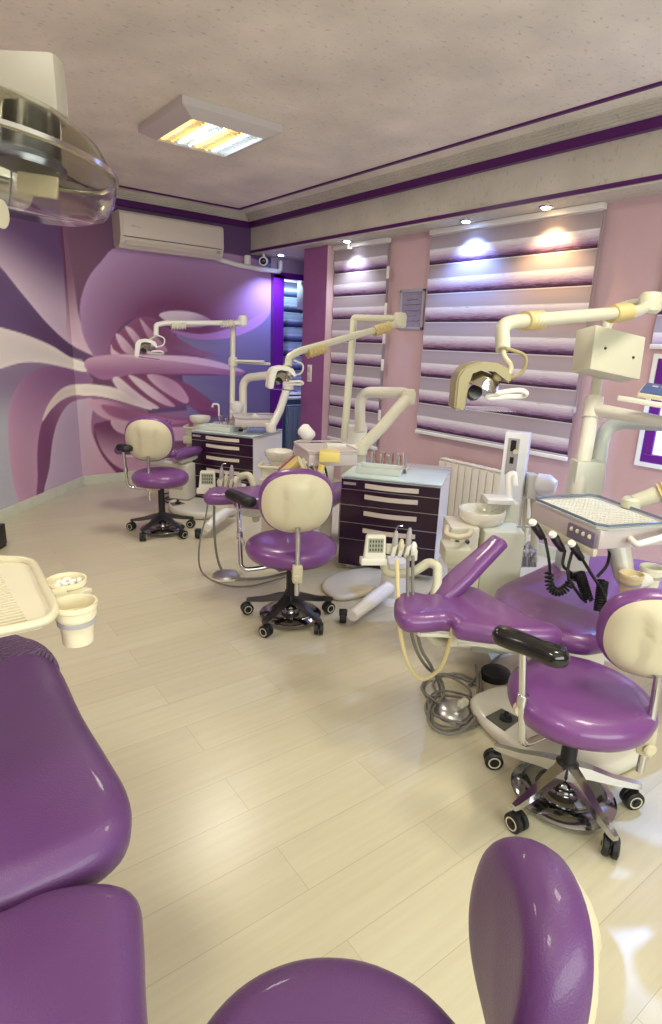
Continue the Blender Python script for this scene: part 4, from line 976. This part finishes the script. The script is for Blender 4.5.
# tablet shelf
m = MB(); m.tube([W(597, 410, d=2.78), W(662, 421, d=2.5), W(720, 428, d=2.35)], [.032, .022, .02], 12); m.build('shelf_arm', beige, root)
SM = frame(W(652, 399, d=2.42), W(680, 403, d=2.38)-W(620, 393, d=2.5), EY)
SM.translation = W(660, 405, d=2.42)
m = MB(); m.box(None, (.30, .20, .022), M=SM, bev=.006); m.build('shelf', beige, root)
tm = SM @ Matrix.Translation((.02, .0, .048)) @ Matrix.Rotation(math.radians(18), 4, 'X')
ro = thing('tablet', 'small dark blue tablet resting on the shelf arm at the right edge', 'tablet', tm.translation)
MB().box(None, (.21, .15, .02), M=tm, bev=.006).build('case', cream, ro)
MB().box(None, (.20, .14, .004), M=tm @ Matrix.Translation((0, 0, .011)), bev=.001).build('screen', screen_blue, ro)
m = MB()
for k in range(4): m.box(None, (.022, .018, .001), M=tm @ Matrix.Translation((-.06+.035*k, .03, .0136)))
m.build('screen_icons', greyp, ro, smooth=False)
# control box hung on the pole
TL, TR, BL = W(599, 325.5, d=2.58), W(648.5, 338, d=2.68), W(587.5, 368, d=2.58)
BMx = frame((TL+TR)/2+(BL-TL)/2, TR-TL, TL-BL); wx, hx = (TR-TL).length, (BL-TL).length
m = MB(); m.box(None, (wx, hx, .12), M=BMx @ Matrix.Translation((0, 0, -.06)), bev=.006); cb = m.build('control_box', mat('box_cream', s(200, 198, 174), .35), root)
for du in (-.27, .3):
    MB().lathe([(0, 0), (.007, 0), (.006, .004), (0, .004)], BMx @ Matrix.Translation((wx*du, 0-.02*du, .0)), 10).build('screw', dark_steel, cb)
# overhead lamp arm
J = W(650, 303, d=2.62)
m = MB(); m.tube(bend([pt_-EZ*.03, W(611, 311, d=2.8), W(630, 305, d=2.76), J], .04), .026, 12); m.build('upper_arm', yellowed, root)
m = MB(); cap(m, J, .05, .045); m.build('arm_joint', yellowed, root)
aL = W(512, 322, d=2.08)
m = MB(); m.tube(bend([J, W(640, 311, d=2.58), aL, W(503, 325, d=2.05), W(503, 352, d=2.03)], .05), [.033, .033, .033, .033, .03, .03, .03], 16) if False else m.tube(bend([J, W(640, 311, d=2.58), aL, W(502, 326, d=2.05), W(503, 350, d=2.03)], .05), .025, 16)
m.build('lamp_arm', yellowed, root)
for a_, b_, r_ in ((W(628, 312, d=2.53), W(612, 314, d=2.46), .033), (W(541, 320, d=2.2), W(524, 321, d=2.12), .031)):
    m = MB(); bellows(m, a_, b_, r_); m.build('arm_bellows', mat('tan_bellows', (0, 0, 0)), root)
top = lamp_head(root, W(484, 384, d=2.0), mat('lamp_tan', s(158, 146, 104), .4), 1.0, 0, .0)
MB().tube(bend([W(503, 350, d=2.03), W(504, 357, d=2.0), W(512, 366, d=2.0), W(508, 376, d=2.0), W(497, 379, d=2.0)], .02), .009, 10).build('lamp_neck', cream, root)

def delivery(root, ctr, xdir, w, dpt, z, plastic, tray=True, panel=True, blue=True, thick=.075):
    TM = frame(Vector((ctr[0], ctr[1], z)), (xdir[0], xdir[1], 0), (xdir[1]*-1, xdir[0], 0))
    if TM.col[2][2] < 0: TM = TM @ Matrix.Rotation(PI, 4, 'X')
    m = MB(); m.box(None, (w*.98, dpt*.98, thick), M=TM @ Matrix.Translation((0, 0, -thick/2-.012)), bev=.012); m.build('table_body', plastic, root)
    t = MB(); rw = .012
    rr = [(x*w/2, y*dpt/2) for x, y in ((-1, -.82), (-.86, -1), (.86, -1), (1, -.82), (1, .82), (.86, 1), (-.86, 1), (-1, .82))]
    t.prism(rr, TM @ Matrix.Translation((0, 0, -.012)), .008); tr = t.build('tray', papers if tray else plastic, root, smooth=False)
    t = MB().tube([TM @ Vector((x, y, .006)) for x, y in rr], .0055, 8, closed=True); t.build('tray_rim', mat('blue_film_rim', s(132, 150, 172), .12, metal=.5) if blue else plastic, tr)
    if tray:
        t = MB()
        for k in range(15): t.box(None, (w*.9, .0025, .002), M=TM @ Matrix.Translation((0, dpt*(-.42+.06*k), -.003)))
        for k in range(19): t.box(None, (.0025, dpt*.88, .002), M=TM @ Matrix.Translation((w*(-.44+.049*k), 0, -.003)))
        t.build('tray_mesh', white, tr, smooth=False)
    return TM
cor = [W(u, v, z=1.0) for u, v in ((540, 502), (585, 493), (658, 520), (615, 532))]
ctr = sum(cor, Vector())/4; xd = ((cor[3]-cor[0])+(cor[2]-cor[1])).normalized()
TM = delivery(root, ctr, xd, .42, .32, 1.0, mat('table_mauve_grey', s(196, 186, 182), .35))
sgn = 1 if (TM @ Vector((0, 1, 0))-TM.translation).dot(CAM-TM.translation) > 0 else -1   # side facing the room
ef = sgn*.16
m = MB(); m.box(None, (.15, .012, .055), M=TM @ Matrix.Translation((.12, ef+sgn*.004, -.055)), bev=.003); cp = m.build('control_panel', mat('panel_lilac', s(120, 108, 128), .4), root)
for k in range(4): MB().lathe([(0, 0), (.009, 0), (.008, .006), (0, .007)], frame(TM @ Vector((.07+.033*k, ef+sgn*.011, -.045)), EZ, EX) @ Matrix.Rotation(PI, 4, 'X'), 12).build('button', yellowed, cp)
m = MB(); m.box(None, (.42, .02, .03), M=TM @ Matrix.Translation((-.01, ef-sgn*.0, -.10)), bev=.006); m.build('holder_rail', yellowed, root)
m = MB(); m.tube(bend([W(628, 536, d=2.2), W(636, 545, d=2.1), W(664, 537, d=2.12), W(668, 528, d=2.25)], .025), .012, 10); m.build('table_handle', white, root)
m = MB(); m.tube([W(618, 545, d=2.3), W(624, 575, d=2.3), W(630, 588, d=2.25)], [.045, .04, .03], 12); m.build('cup_arm', beige, root)
hp = ((536, 528), (556, 540), (575, 549))
for k, (u, v) in enumerate(hp):
    a, b = W(u-3, v-5, d=2.2), W(u+6, v+9, d=2.26)
    m = MB(); m.tube([a, a.lerp(b, .25), b], [.013, .017, .014], 12); h_ = m.build('handpiece', dark_steel, root)
    m = MB(); m.tube([a+(a-b).normalized()*.012, a], [.012, .015], 12); m.build('handpiece_cap', white, h_)
hose('hose', [W(545, 538, d=2.28), W(549, 560, d=2.26), W(550, 575, d=2.3)], .006, black, root)
hose('hose', [W(565, 550, d=2.28), W(563, 565, d=2.26), W(570, 572, d=2.3), W(576, 578, d=2.3)], .006, black, root)
hose('hose', [W(572, 552, d=2.28), W(568, 575, d=2.26), W(580, 596, d=2.26), W(586, 602, d=2.28)], .006, black, root)
hose('hose', [W(578, 552, d=2.28), W(592, 575, d=2.22), W(603, 592, d=2.22), W(606, 610, d=2.22), W(600, 614, d=2.24)], .006, black, root)
hose('hose', [W(610, 550, d=2.3), W(607, 565, d=2.26), W(597, 577, d=2.26)], .006, black, root)
def cl(pts, R, turns): coil([W(u, v, d=d) for u, v, d in pts], R, .0048, turns).build('coiled_hose', black, root)
cl([(549, 572, 2.3), (550, 586, 2.3), (557, 592, 2.3), (566, 588, 2.3), (574, 576, 2.3)], .014, 15)
cl([(579, 572, 2.28), (583, 584, 2.28), (588, 600, 2.28)], .018, 13)
cl([(603, 580, 2.24), (601, 596, 2.24), (599, 612, 2.24)], .018, 13)
# two cups on a bracket
bk = MB(); c1, c2 = W(631, 577, d=2.18), W(652, 570, d=2.25)
bk.tube([c1-EZ*.03, c2-EZ*.03], .028, 12); bk.build('cup_bracket', white, root)
def cup(p, r, h, label, inner=cream, contents=None, group=None):
    p = Vector(p); root = thing('cup', label, 'cup', p-EZ*h)
    M = Matrix.Translation(p)
    MB().lathe([(0, -h), (r*.72, -h), (r*.80, -h*.35), (r*.95, -h*.33), (r*.97, -.012), (r*1.03, -.01), (r*1.03, 0), (r*.94, 0), (r*.9, -h*.3), (r*.72, -h*.8), (0, -h*.8)], M, 28).build('body', inner, root)
    MB().lathe([(r*.82, -h*.52), (r*.90, -h*.51), (r*.92, -h*.40), (r*.80, -h*.38)], M, 28).build('band', greyp, root)
    if contents:
        MB().lathe([(0, -h*.33), (r*.88, -h*.33), (r*.88, -h*.4), (0, -h*.4)], M, 20).build('inner_floor', inner, root, smooth=False)
    return M
cup(c1+EZ*.015, .043, .085, 'nearer cream cup in the bracket under the right-hand instrument table', mat('cup_cream', s(222, 204, 160), .5))
cup(c2+EZ*.015, .043, .085, 'farther pale cup in the bracket under the right-hand instrument table', mat('cup_pale', s(226, 222, 200), .5))

# tall x-ray post and its holder beside the wall
root = thing('equipment_post', 'tall white slotted post standing behind the cuspidor bowl', 'post', W(519, 560, d=3.2).xy.to_3d())
a = W(519, 432, d=3.2); m = MB(); m.box(None, (.125, .10, a.z), M=Matrix.Translation((a.x, a.y, a.z/2)) @ UF @ zrot(-.45), bev=.006)
m.build('post', enamel, root)
PMx = Matrix.Translation((a.x, a.y, 0)) @ UF @ zrot(-.45)
m = MB(); m.box(None, (.06, .004, .20), M=PMx @ Matrix.Translation((-.012, -.052, a.z-.13)), bev=.001); sl = m.build('slot_plate', greyp, root)
for w_, h_, z_ in ((.028, .06, .07), (.02, .035, .15)): MB().box(None, (w_, .004, h_), M=PMx @ Matrix.Translation((-.012, -.055, a.z-z_))).build('slot', black, sl, smooth=False)
MB().lathe([(0, 0), (.014, 0), (.012, .02), (0, .022)], PMx @ Matrix.Translation((.004, -.055, a.z-.10)) @ Matrix.Rotation(PI/2, 4, 'X'), 14).build('slot_knob', cream, sl)
root = thing('suction_canister', 'white canister on a bracket right of the tall post', 'canister', W(533, 566, d=3.3))
m = MB(); p0 = W(537, 483, d=3.25); p1 = W(556, 487, d=3.2)
m.tube([p0, p0.lerp(p1, .6), p1], [.055, .06, .035], 20); m.build('canister', white, root)
m = MB(); pbox(m, 528, 474, 537, 500, 3.22, .08, .008); m.build('bracket', beige, root)
m = MB(); m.tube([W(534, 492, d=3.3), W(535, 520, d=3.3), W(534, 562, d=3.3)], .022, 12); m.tube([W(527, 478, d=3.34), W(522, 562, d=3.34)], .012, 10); m.build('drain_pipe', cream, root)
m = MB()
for u in (521, 527, 533): m.tube([W(u, 545, d=3.3), W(u+1, 567, d=3.3)], .016, 10); cap(m, W(u, 553, d=3.28), .022)
m.build('valves', steel, root)
m = MB(); m.tube([W(500, 525, d=3.0), W(520, 527, d=2.9), W(534, 527, d=2.3)], .003, 6, smooth_n=5); m.build('thin_cable', greyp, root)

# middle and far units share the layout ------------------------------------------------
def unit(label, D, bowl, poletop, polebase, j, aL, head, arch, low, table, plastic, tdir, tw=.38, td=.30, tapx=None, hsc=1.0, colbox=None):
    root = thing('dental_unit', label, 'dental unit', W(bowl[0]+8, bowl[1]+10, d=D).xy.to_3d())
    c = W(*bowl, d=D); cuspidor_bowl(root, c, .115)
    m = MB(); m.tube([c-EZ*.13, c-EZ*.05], [.08, .07], 18); m.build('bowl_stem', beige, root)
    m = MB(); m.box(None, (.26, .24, c.z-.12), M=Matrix.Translation((c.x, c.y, (c.z-.12)/2)) @ UF, bev=.02)
    m.box(None, (.34, .26, c.z-.06), M=Matrix.Translation((c.x, c.y, (c.z-.06)/2)) @ UF @ Matrix.Translation((.28, .05, 0)), bev=.03); m.build('cuspidor_body', beige, root)
    m = MB(); m.tube(bend([c+EX*-.13-EZ*.09, c-EX*.15-EY*.15-EZ*.1, c+EX*.02-EY*.17-EZ*.1, c+EX*.04-EY*.1-EZ*.09], .04), .014, 10); m.build('rail_handle', cream, root)
    m = MB(); m.box(None, (.15, .14, .08), M=Matrix.Translation(c-EZ*.22-EY*.16-EX*.06) @ UF, bev=.01); m.build('drawer_box', yellowed, root)
    if tapx: tap(root, W(*tapx[0], d=D+.1), tapx[1])
    t = W(*poletop[:2], d=poletop[2])
    b = W(*polebase[:2], d=polebase[2])
    MB().tube([b, t], .028, 14).build('pole', yellowed if plastic is yellowed else beige, root)
    if colbox:
        k = W(*colbox[:2], d=colbox[2]); m = MB(); m.box(None, (.20, .14, k.z), M=Matrix.Translation((k.x, k.y, k.z/2)) @ UF, bev=.012); m.build('column', beige, root)
    J = W(*j[:2], d=j[2]); A = [W(u, v, d=d) for u, v, d in aL]
    MB().tube(bend([t-EZ*.01, t+EZ*.02, J], .05), .028, 12).build('upper_arm', plastic, root)
    m = MB(); cap(m, J-EZ*.01, .05, .055); m.build('arm_joint', plastic, root)
    MB().tube(bend([J-EZ*.03]+A, .022), .025, 14).build('lamp_arm', plastic, root)
    m = MB(); dirn = (A[0]-J).normalized(); Ln = (A[0]-J).length
    for u0, u1 in ((.10, .24), (Ln-.2, Ln-.06)):
        m = MB(); bellows(m, J-EZ*.03+dirn*u0, J-EZ*.03+dirn*u1, .036); m.build('arm_bellows', mat('tan_bellows', (0, 0, 0)) if plastic is yellowed else beige, root)
    lamp_head(root, W(*head[:2], d=head[2]), beige if plastic is yellowed else white, hsc, .3, .1)
    MB().tube([A[-1], W(*head[:2], d=head[2])+EZ*.07], .010, 8).build('lamp_neck', cream, root)
    MB().tube(bend([W(u, v, d=d) for u, v, d in arch], .12, 8), .042, 16).build('arch_pipe', beige, root)
    L_ = [W(u, v, d=d) for u, v, d in low]
    m = MB(); m.tube(L_, .040, 16); cap(m, L_[0], .055, .055); cap(m, L_[-1], .05, .045); m.build('lower_arm', yellowed if plastic is yellowed else beige, root)
    T = delivery(root, W(*table[:2], z=table[2]), tdir, tw, td, table[2], mat('table_mauve_grey', (0, 0, 0)), tray=False, blue=False)
    MB().tube([L_[-1], T.translation+Vector((0, 0, -.0))], .03, 10).build('table_arm', beige, root)
    return root, T
root, T = unit('middle treatment unit with a long yellowed lamp arm and an elbow arm', 4.75, (279, 452), (354, 321, 4.5), (344, 440, 4.5), (400, 319, 4.4),
     [(300, 351, 4.05), (289, 357, 4.0), (288, 366, 4.0)], (283, 377, 4.0),
     [(360, 432, 4.6), (360, 392, 4.6), (404, 393, 4.3), (411, 399, 4.25)], [(408, 397, 4.25), (382, 427, 4.0), (360, 449, 3.9)], (325, 447, .97), yellowed, (-.35, -.94), .38, .32, hsc=1.0, colbox=(355, 425, 4.8))
T0 = T.translation
# cream handpieces fanned under the middle table
for k in range(6):
    a = W(298+5*k, 457+1.5*k, d=3.6); b = W(306+4.5*k, 474+2*k, d=3.55)
    MB().tube([a, a.lerp(b, .3), b], [.010, .014, .006], 8).build('handpiece', (cream, yellowed, dark_steel)[k % 3], root)
m = MB(); pbox(m, 319, 452, 340, 463, 3.45, .12, .01); m.build('panel', yellow, root)
hose('hose_bundle', [W(322, 464, d=3.5), W(320, 476, d=3.52), W(324, 490, d=3.52), W(329, 496, d=3.52)], .02, yellow, root)
hose('hose', [W(306, 462, d=3.1), W(314, 482, d=3.52), W(327, 496, d=3.5)], .006, cream, root)
hose('hose', [W(312, 464, d=3.1), W(319, 480, d=3.52), W(330, 494, d=3.5)], .006, yellowed, root)
# wrapped armrest with coloured stripes behind the middle stool
A, B = W(279, 478, d=3.9), W(301, 459, d=3.8)
root2 = thing('wrapped_armrest', 'yellow, purple and orange wrapped armrest behind the middle stool', 'wrapped_pad', A)
FMx = frame((A+B)/2, B-A, -EY+EX*.3)
MB().pad([(-.13, -.05), (0, -.06), (.13, -.05), (.14, 0), (.13, .06), (0, .07), (-.13, .06), (-.14, 0)], FMx, .05, .025).build('wrapped_pad', yellow, root2, ang=80)
for yy, mt, nm in ((-.055, purple, 'purple_stripe'), (-.085, orange, 'orange_stripe')):
    MB().box(None, (.25, .035, .056), M=FMx @ Matrix.Translation((.02, yy, 0)), bev=.012).build(nm, mt, root2)
c0 = W(301, 437, d=4.2)
root2 = thing('suction_canister', 'white canister leaning beside the middle instrument table', 'canister', c0)
MB().tube([W(312, 439, d=4.2), W(310, 437, d=4.2), W(303, 429, d=4.2), W(301, 427, d=4.2)], [.035, .05, .05, .03], 24).build('canister', white, root2, ang=80)
MB().tube([W(309, 440, d=4.2), W(297, 443, d=4.25), W(295, 452, d=4.3)], .02, 10).build('bracket', beige, root2)
root, T = unit('farthest treatment unit with a straight white lamp arm in front of the mural', 6.4, (200, 417), (233, 326, 6.2), (232, 430, 6.2), (243, 320, 6.15),
     [(165, 323, 5.85), (156, 325, 5.8), (156, 336, 5.8)], (148, 348, 5.8),
     [(243, 432, 6.25), (243, 378, 6.25), (282, 374, 6.0), (288, 380, 5.95)], [(288, 386, 5.9), (280, 410, 5.8), (271, 428, 5.75)], (254, 416, .88), white, (-.4, -.9), .34, .42, tapx=((219, 416), .13), hsc=1.15)
m = MB(); bm_ = W(233, 362, d=6.2); cap(m, bm_, .05, .05); m.tube([bm_, W(270, 364, d=6.05)], .014, 10); m.box(None, (.30, .14, .018), M=Matrix.Translation(W(250, 361, d=6.1)) @ UF, bev=.004); m.build('shelf', beige, root)
c0 = W(237, 408, d=6.2); root2 = thing('suction_canister', 'round white canister standing behind the far cabinet', 'canister', c0)
MB().lathe([(0, -.07), (.05, -.07), (.06, -.02), (.075, .01), (.07, .05), (.04, .07), (0, .07)], Matrix.Translation(c0), 20).build('canister', white, root2)

# mobile stands under the cabinets' left side (white curved leg and caster)
def stand(u, v, d, label, leg, cast, plate=None):
    p = W(u, v, z=0); root = thing('instrument_stand', label, 'stand', p)
    t = W(u, v-26, d=(p-CAM).dot(fwd))
    MB().lathe([(0, 0), (.14, 0), (.13, .02), (.085, .03), (.080, .27), (0, .27)], Matrix.Translation(p), 28).build('column', white, root)
    pts = [W(a, b, z=zz) for a, b, zz in leg]
    MB().tube(pts, [.045, .045, .035, .028][:len(pts)], 12, smooth_n=0).build('leg', white, root)
    q_ = W(*cast, z=.035); m = MB(); m.lathe([(0, -.02), (.033, -.02), (.038, -.01), (.038, .01), (.033, .02), (0, .02)], frame(q_, EY, EZ), 20); m.box(None, (.05, .05, .03), M=Matrix.Translation(q_+EZ*.03) @ UF, bev=.008); m.build('caster', black, root)
stand(392, 598, 3.2, 'white round stand with one long caster leg before the middle cabinet', [(388, 588, .12), (372, 600, .11), (352, 616, .09)], (343, 617))
stand(238, 512, 4.6, 'white stand with a short caster leg left of the middle chair', [(232, 508, .12), (218, 518, .11), (207, 528, .09)], (198, 534))
# ------------------------------------------------------------------ near left: treatment chair, tray, cups, lamp
root = thing('dental_chair', 'large purple treatment chair in the lower left corner, top end wrapped in film', 'dental chair', (.0, 1.1, 0))
Z = .70
P1 = [W(u, v, z=Z) for u, v in ((-60, 645), (0, 642), (34, 647), (58, 662), (82, 710), (108, 752), (127, 785), (131, 812), (122, 836), (88, 862), (40, 886), (0, 902), (-80, 925), (-200, 930), (-260, 840), (-200, 700))]
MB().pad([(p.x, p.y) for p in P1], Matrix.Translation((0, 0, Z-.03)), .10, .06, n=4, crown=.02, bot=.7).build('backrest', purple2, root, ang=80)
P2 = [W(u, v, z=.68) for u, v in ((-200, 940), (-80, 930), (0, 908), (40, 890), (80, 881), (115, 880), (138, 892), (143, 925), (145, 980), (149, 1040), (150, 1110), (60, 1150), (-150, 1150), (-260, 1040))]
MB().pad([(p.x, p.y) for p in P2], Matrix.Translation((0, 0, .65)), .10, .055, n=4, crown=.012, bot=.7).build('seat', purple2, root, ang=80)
m = MB(); m.box((-.05, 1.1, .50), (.26, .9, .12), bev=.02); m.build('frame', white, root)
hx = W(88, 880, z=.58); m = MB(); m.tube([hx-EX*.06, hx+EX*.01], .03, 14); m.build('hinge', white, root)
m = MB(); m.box((-.08, 1.05, .26), (.22, .3, .42), bev=.03); m.build('lift_column', white, root)
m = MB(); m.box((-.1, 1.05, .03), (.4, .8, .06), bev=.02); m.build('floor_plate', white, root)
# crumpled film over the head end
FP = [W(u, v, z=Z) for u, v in ((-120, 640), (-30, 637), (12, 639), (36, 643), (50, 652), (59, 664), (36, 664), (8, 672), (-30, 684), (-120, 700))]
fm = MB().pad([(p.x, p.y) for p in FP], Matrix.Translation((0, 0, Z-.028)), .116, .03, n=5, crown=.004)
for v in fm.bm.verts:
    k = v.co.x*55+v.co.y*16; v.co.z += .0035*math.sin(k*2.1)*math.sin(v.co.y*21+1)+.002*math.sin(v.co.x*160+v.co.y*90)
wm = mat('plastic_film', (.80, .76, .82), .12, trans=.55, ior=1.15, bump=.0); N_, L_ = nodes(wm)
wv = N_.new('ShaderNodeTexWave'); wv.inputs['Scale'].default_value = 26; wv.inputs['Distortion'].default_value = 5; wv.inputs['Detail'].default_value = 3; tcn = N_.new('ShaderNodeTexCoord')
mpn = N_.new('ShaderNodeMapping'); mpn.inputs['Rotation'].default_value = (0, 0, 1.25); L_.new(tcn.outputs['Object'], mpn.inputs['Vector']); L_.new(mpn.outputs['Vector'], wv.inputs['Vector'])
bpn = N_.new('ShaderNodeBump'); bpn.inputs['Distance'].default_value = .006; bpn.inputs['Strength'].default_value = 1; L_.new(wv.outputs['Fac'], bpn.inputs['Height']); L_.new(bpn.outputs['Normal'], N_['Principled BSDF'].inputs['Normal'])
N_['Principled BSDF'].inputs['Base Color'].default_value = (.30, .20, .33, 1)
fm.build('plastic_film', wm, root, ang=180)
# tray with arm
root = thing('instrument_tray', 'cream mesh tray at the left edge above the near chair', 'tray', (0, 1.2, 1.05))
zt1 = 1.10
tp = [W(u, v, z=zt1) for u, v in ((-120, 556), (0, 556), (28, 558), (36, 566), (45, 585), (54, 603), (50, 613), (38, 619), (0, 627), (-120, 650))]
m = MB(); m.prism([(p.x, p.y) for p in tp], Matrix.Translation((0, 0, zt1-.02)), .008); m.build('plate', mat('tray_cream', s(216, 208, 184), .45, var=.03), root, smooth=False)
m = MB(); m.tube([(p.x, p.y, zt1-.008) for p in catmull(tp, 5, True)], .009, 10, closed=True); m.build('rim', cream, root)
x0_, x1_ = min(p.x for p in tp), max(p.x for p in tp); y0_, y1_ = min(p.y for p in tp), max(p.y for p in tp)
m = MB()
for k in range(36):
    y = y0_+.03+(y1_-y0_-.05)*k/35; m.box(((x0_+x1_)/2-.02, y, zt1-.011), (x1_-x0_-.10, .0022, .002))
m.build('mesh_weave', mat('weave_threads', s(198, 190, 164), .5), root, smooth=False)  # mesh threads a little darker than the plate
m = MB(); m.tube([(x0_, 1.25, zt1-.03), (x0_-.35, 1.3, zt1-.05), (x0_-.35, 1.3, .0)], .022, 10); m.build('tray_arm', cream, root)
ca, cb_ = W(75, 602, z=1.095), W(66, 579, z=1.095)
m = MB(); m.box(None, (.12, .05, .012), M=Matrix.Translation((ca+cb_)/2-EZ*.02-EX*.02) @ UF @ zrot(1.2), bev=.004); m.tube([W(50, 595, z=1.08), W(66, 592, z=1.08)], .012, 8); m.build('cup_bracket', cream, root)
cupm = mat('cup_near', s(224, 214, 182), .45)
cup(ca, .040, .085, 'cream paper cup with a grey band beside the near tray', cupm)
cup(cb_, .040, .045, 'low cream dish of cotton rolls beside the near tray', cupm, contents=True)
for k in range(9):
    a = 2.4*k; r = .008+.0022*k; p = cb_+EX*r*math.cos(a)+EY*r*math.sin(a)-EZ*(.010-.0015*(k % 3))
    al = a*1.7; dv = Vector((math.cos(al), math.sin(al), .2*math.sin(k)))*.008
    tag(MB().tube([p-dv, p-dv*.8, p+dv*.8, p+dv], [.003, .0052, .0052, .003], 10).build('cotton_roll', white), 'small white cotton roll in the low dish beside the near tray', 'cotton roll', 'cotton rolls in the low dish')
# big near lamp
c = W(4, 156, d=1.02); LM = Matrix.Translation(c) @ UF @ Matrix.Rotation(math.radians(6), 4, 'Y') @ Matrix.Rotation(math.radians(-4), 4, 'X')
root = thing('examination_lamp', 'large clear domed examination lamp in the upper left corner', 'lamp', c)
smoke = mat('smoked_dome', s(214, 212, 198), .04, trans=1, ior=1.12)
MB().lathe([(.0, .088), (.06, .086), (.115, .070), (.155, .042), (.182, .004), (.178, .004), (.152, .038), (.113, .066), (.06, .082), (0, .084)], LM, 56).build('dome', smoke, root)
MB().lathe([(.182, .002), (.186, -.012), (.183, -.04), (.172, -.062), (.15, -.072), (0, -.074), (0, -.071), (.148, -.069), (.169, -.06), (.18, -.039), (.181, -.012), (.178, .002), (.182, .002)], LM, 56).build('shield', clear, root)
MB().lathe([(.180, .006), (.188, .004), (.188, -.003), (.180, -.005), (.180, .006)], LM, 56).build('rim', mat('rim_metal', (.5, .48, .42), .2, metal=1), root)
MB().lathe([(0, .075), (.045, .07), (.05, .0), (.06, -.01), (.058, -.02), (.03, -.028), (0, -.028)], LM @ Matrix.Translation((.055, -.02, 0)), 28).build('socket', dark_steel, root)
m = MB()
for j in range(22):
    for i, (r0, z0_, r1, z1_) in enumerate(((.165, -.005, .135, -.045), (.135, -.045, .09, -.066), (.165, -.005, .15, .03))):
        a0, a1 = 2*PI*j/22, 2*PI*(j+.93)/22
        if math.cos((a0+a1)/2) > -.25 or (i < 2 and math.sin((a0+a1)/2) < -.3): continue
        vs = [m.bm.verts.new(LM @ Vector((r*math.cos(a), r*math.sin(a), z))) for r, z, a in ((r0, z0_, a0), (r0, z0_, a1), (r1, z1_, a1), (r1, z1_, a0))]; m.bm.faces.new(vs)
m.build('facet_reflector', mat('facet_mirror', (.75, .78, .8), .18, metal=1), root, smooth=False)
m = MB(); m.box(None, (.07, .006, .035), M=LM @ Matrix.Translation((.075, -.03, -.045)), bev=.004); m.box(None, (.07, .006, .008), M=LM @ Matrix.Translation((.075, -.03, -.018)), bev=.002); m.build('bulb_clip', mat('clip_tan', s(160, 148, 120), .4), root)
m = MB(); pbox(m, -16, 52, 56, 112, 1.02, .05, .012); m.build('housing', mat('lamp_housing_cream', s(150, 143, 128), .45), root)
m = MB(); m.tube(bend([W(10, 80, d=1.06), W(-60, 70, d=1.1), W(-110, 20, d=1.15)], .04), .022, 12); m.build('arm', white, root)
m = MB(); m.tube([W(-6, 213, d=.95), W(2, 214, d=.95)], [.018, .022], 14); m.tube([W(-6, 213, d=.95), W(-30, 180, d=.97)], .01, 8); m.build('handle', cream, root)
# dark cabinet edge at the far left
p = W(4, 556, z=0)
root = thing('black_cabinet', 'edge of a black cabinet at the left border of the floor', 'cabinet', p-EX*.1)
M = Matrix.Translation(p-EX*.20+EY*.12) @ UF
MB().box(None, (.2, .2, .02), M=M @ Matrix.Translation((0, 0, .01))).build('plinth', black, root, smooth=False)
MB().box(None, (.21, .21, .16), M=M @ Matrix.Translation((0, 0, .10)), bev=.004).build('body', black, root)

# ------------------------------------------------------------------ world and view
w = bpy.data.worlds.new('room_air'); bpy.context.scene.world = w; w.use_nodes = True
w.node_tree.nodes['Background'].inputs['Color'].default_value = (.8, .85, 1, 1); w.node_tree.nodes['Background'].inputs['Strength'].default_value = .2
sc = bpy.context.scene
sc.view_settings.view_transform = 'Standard'; sc.view_settings.look = 'None'; sc.view_settings.gamma = 1; sc.view_settings.use_curve_mapping = False
sc.view_settings.exposure = 0.15
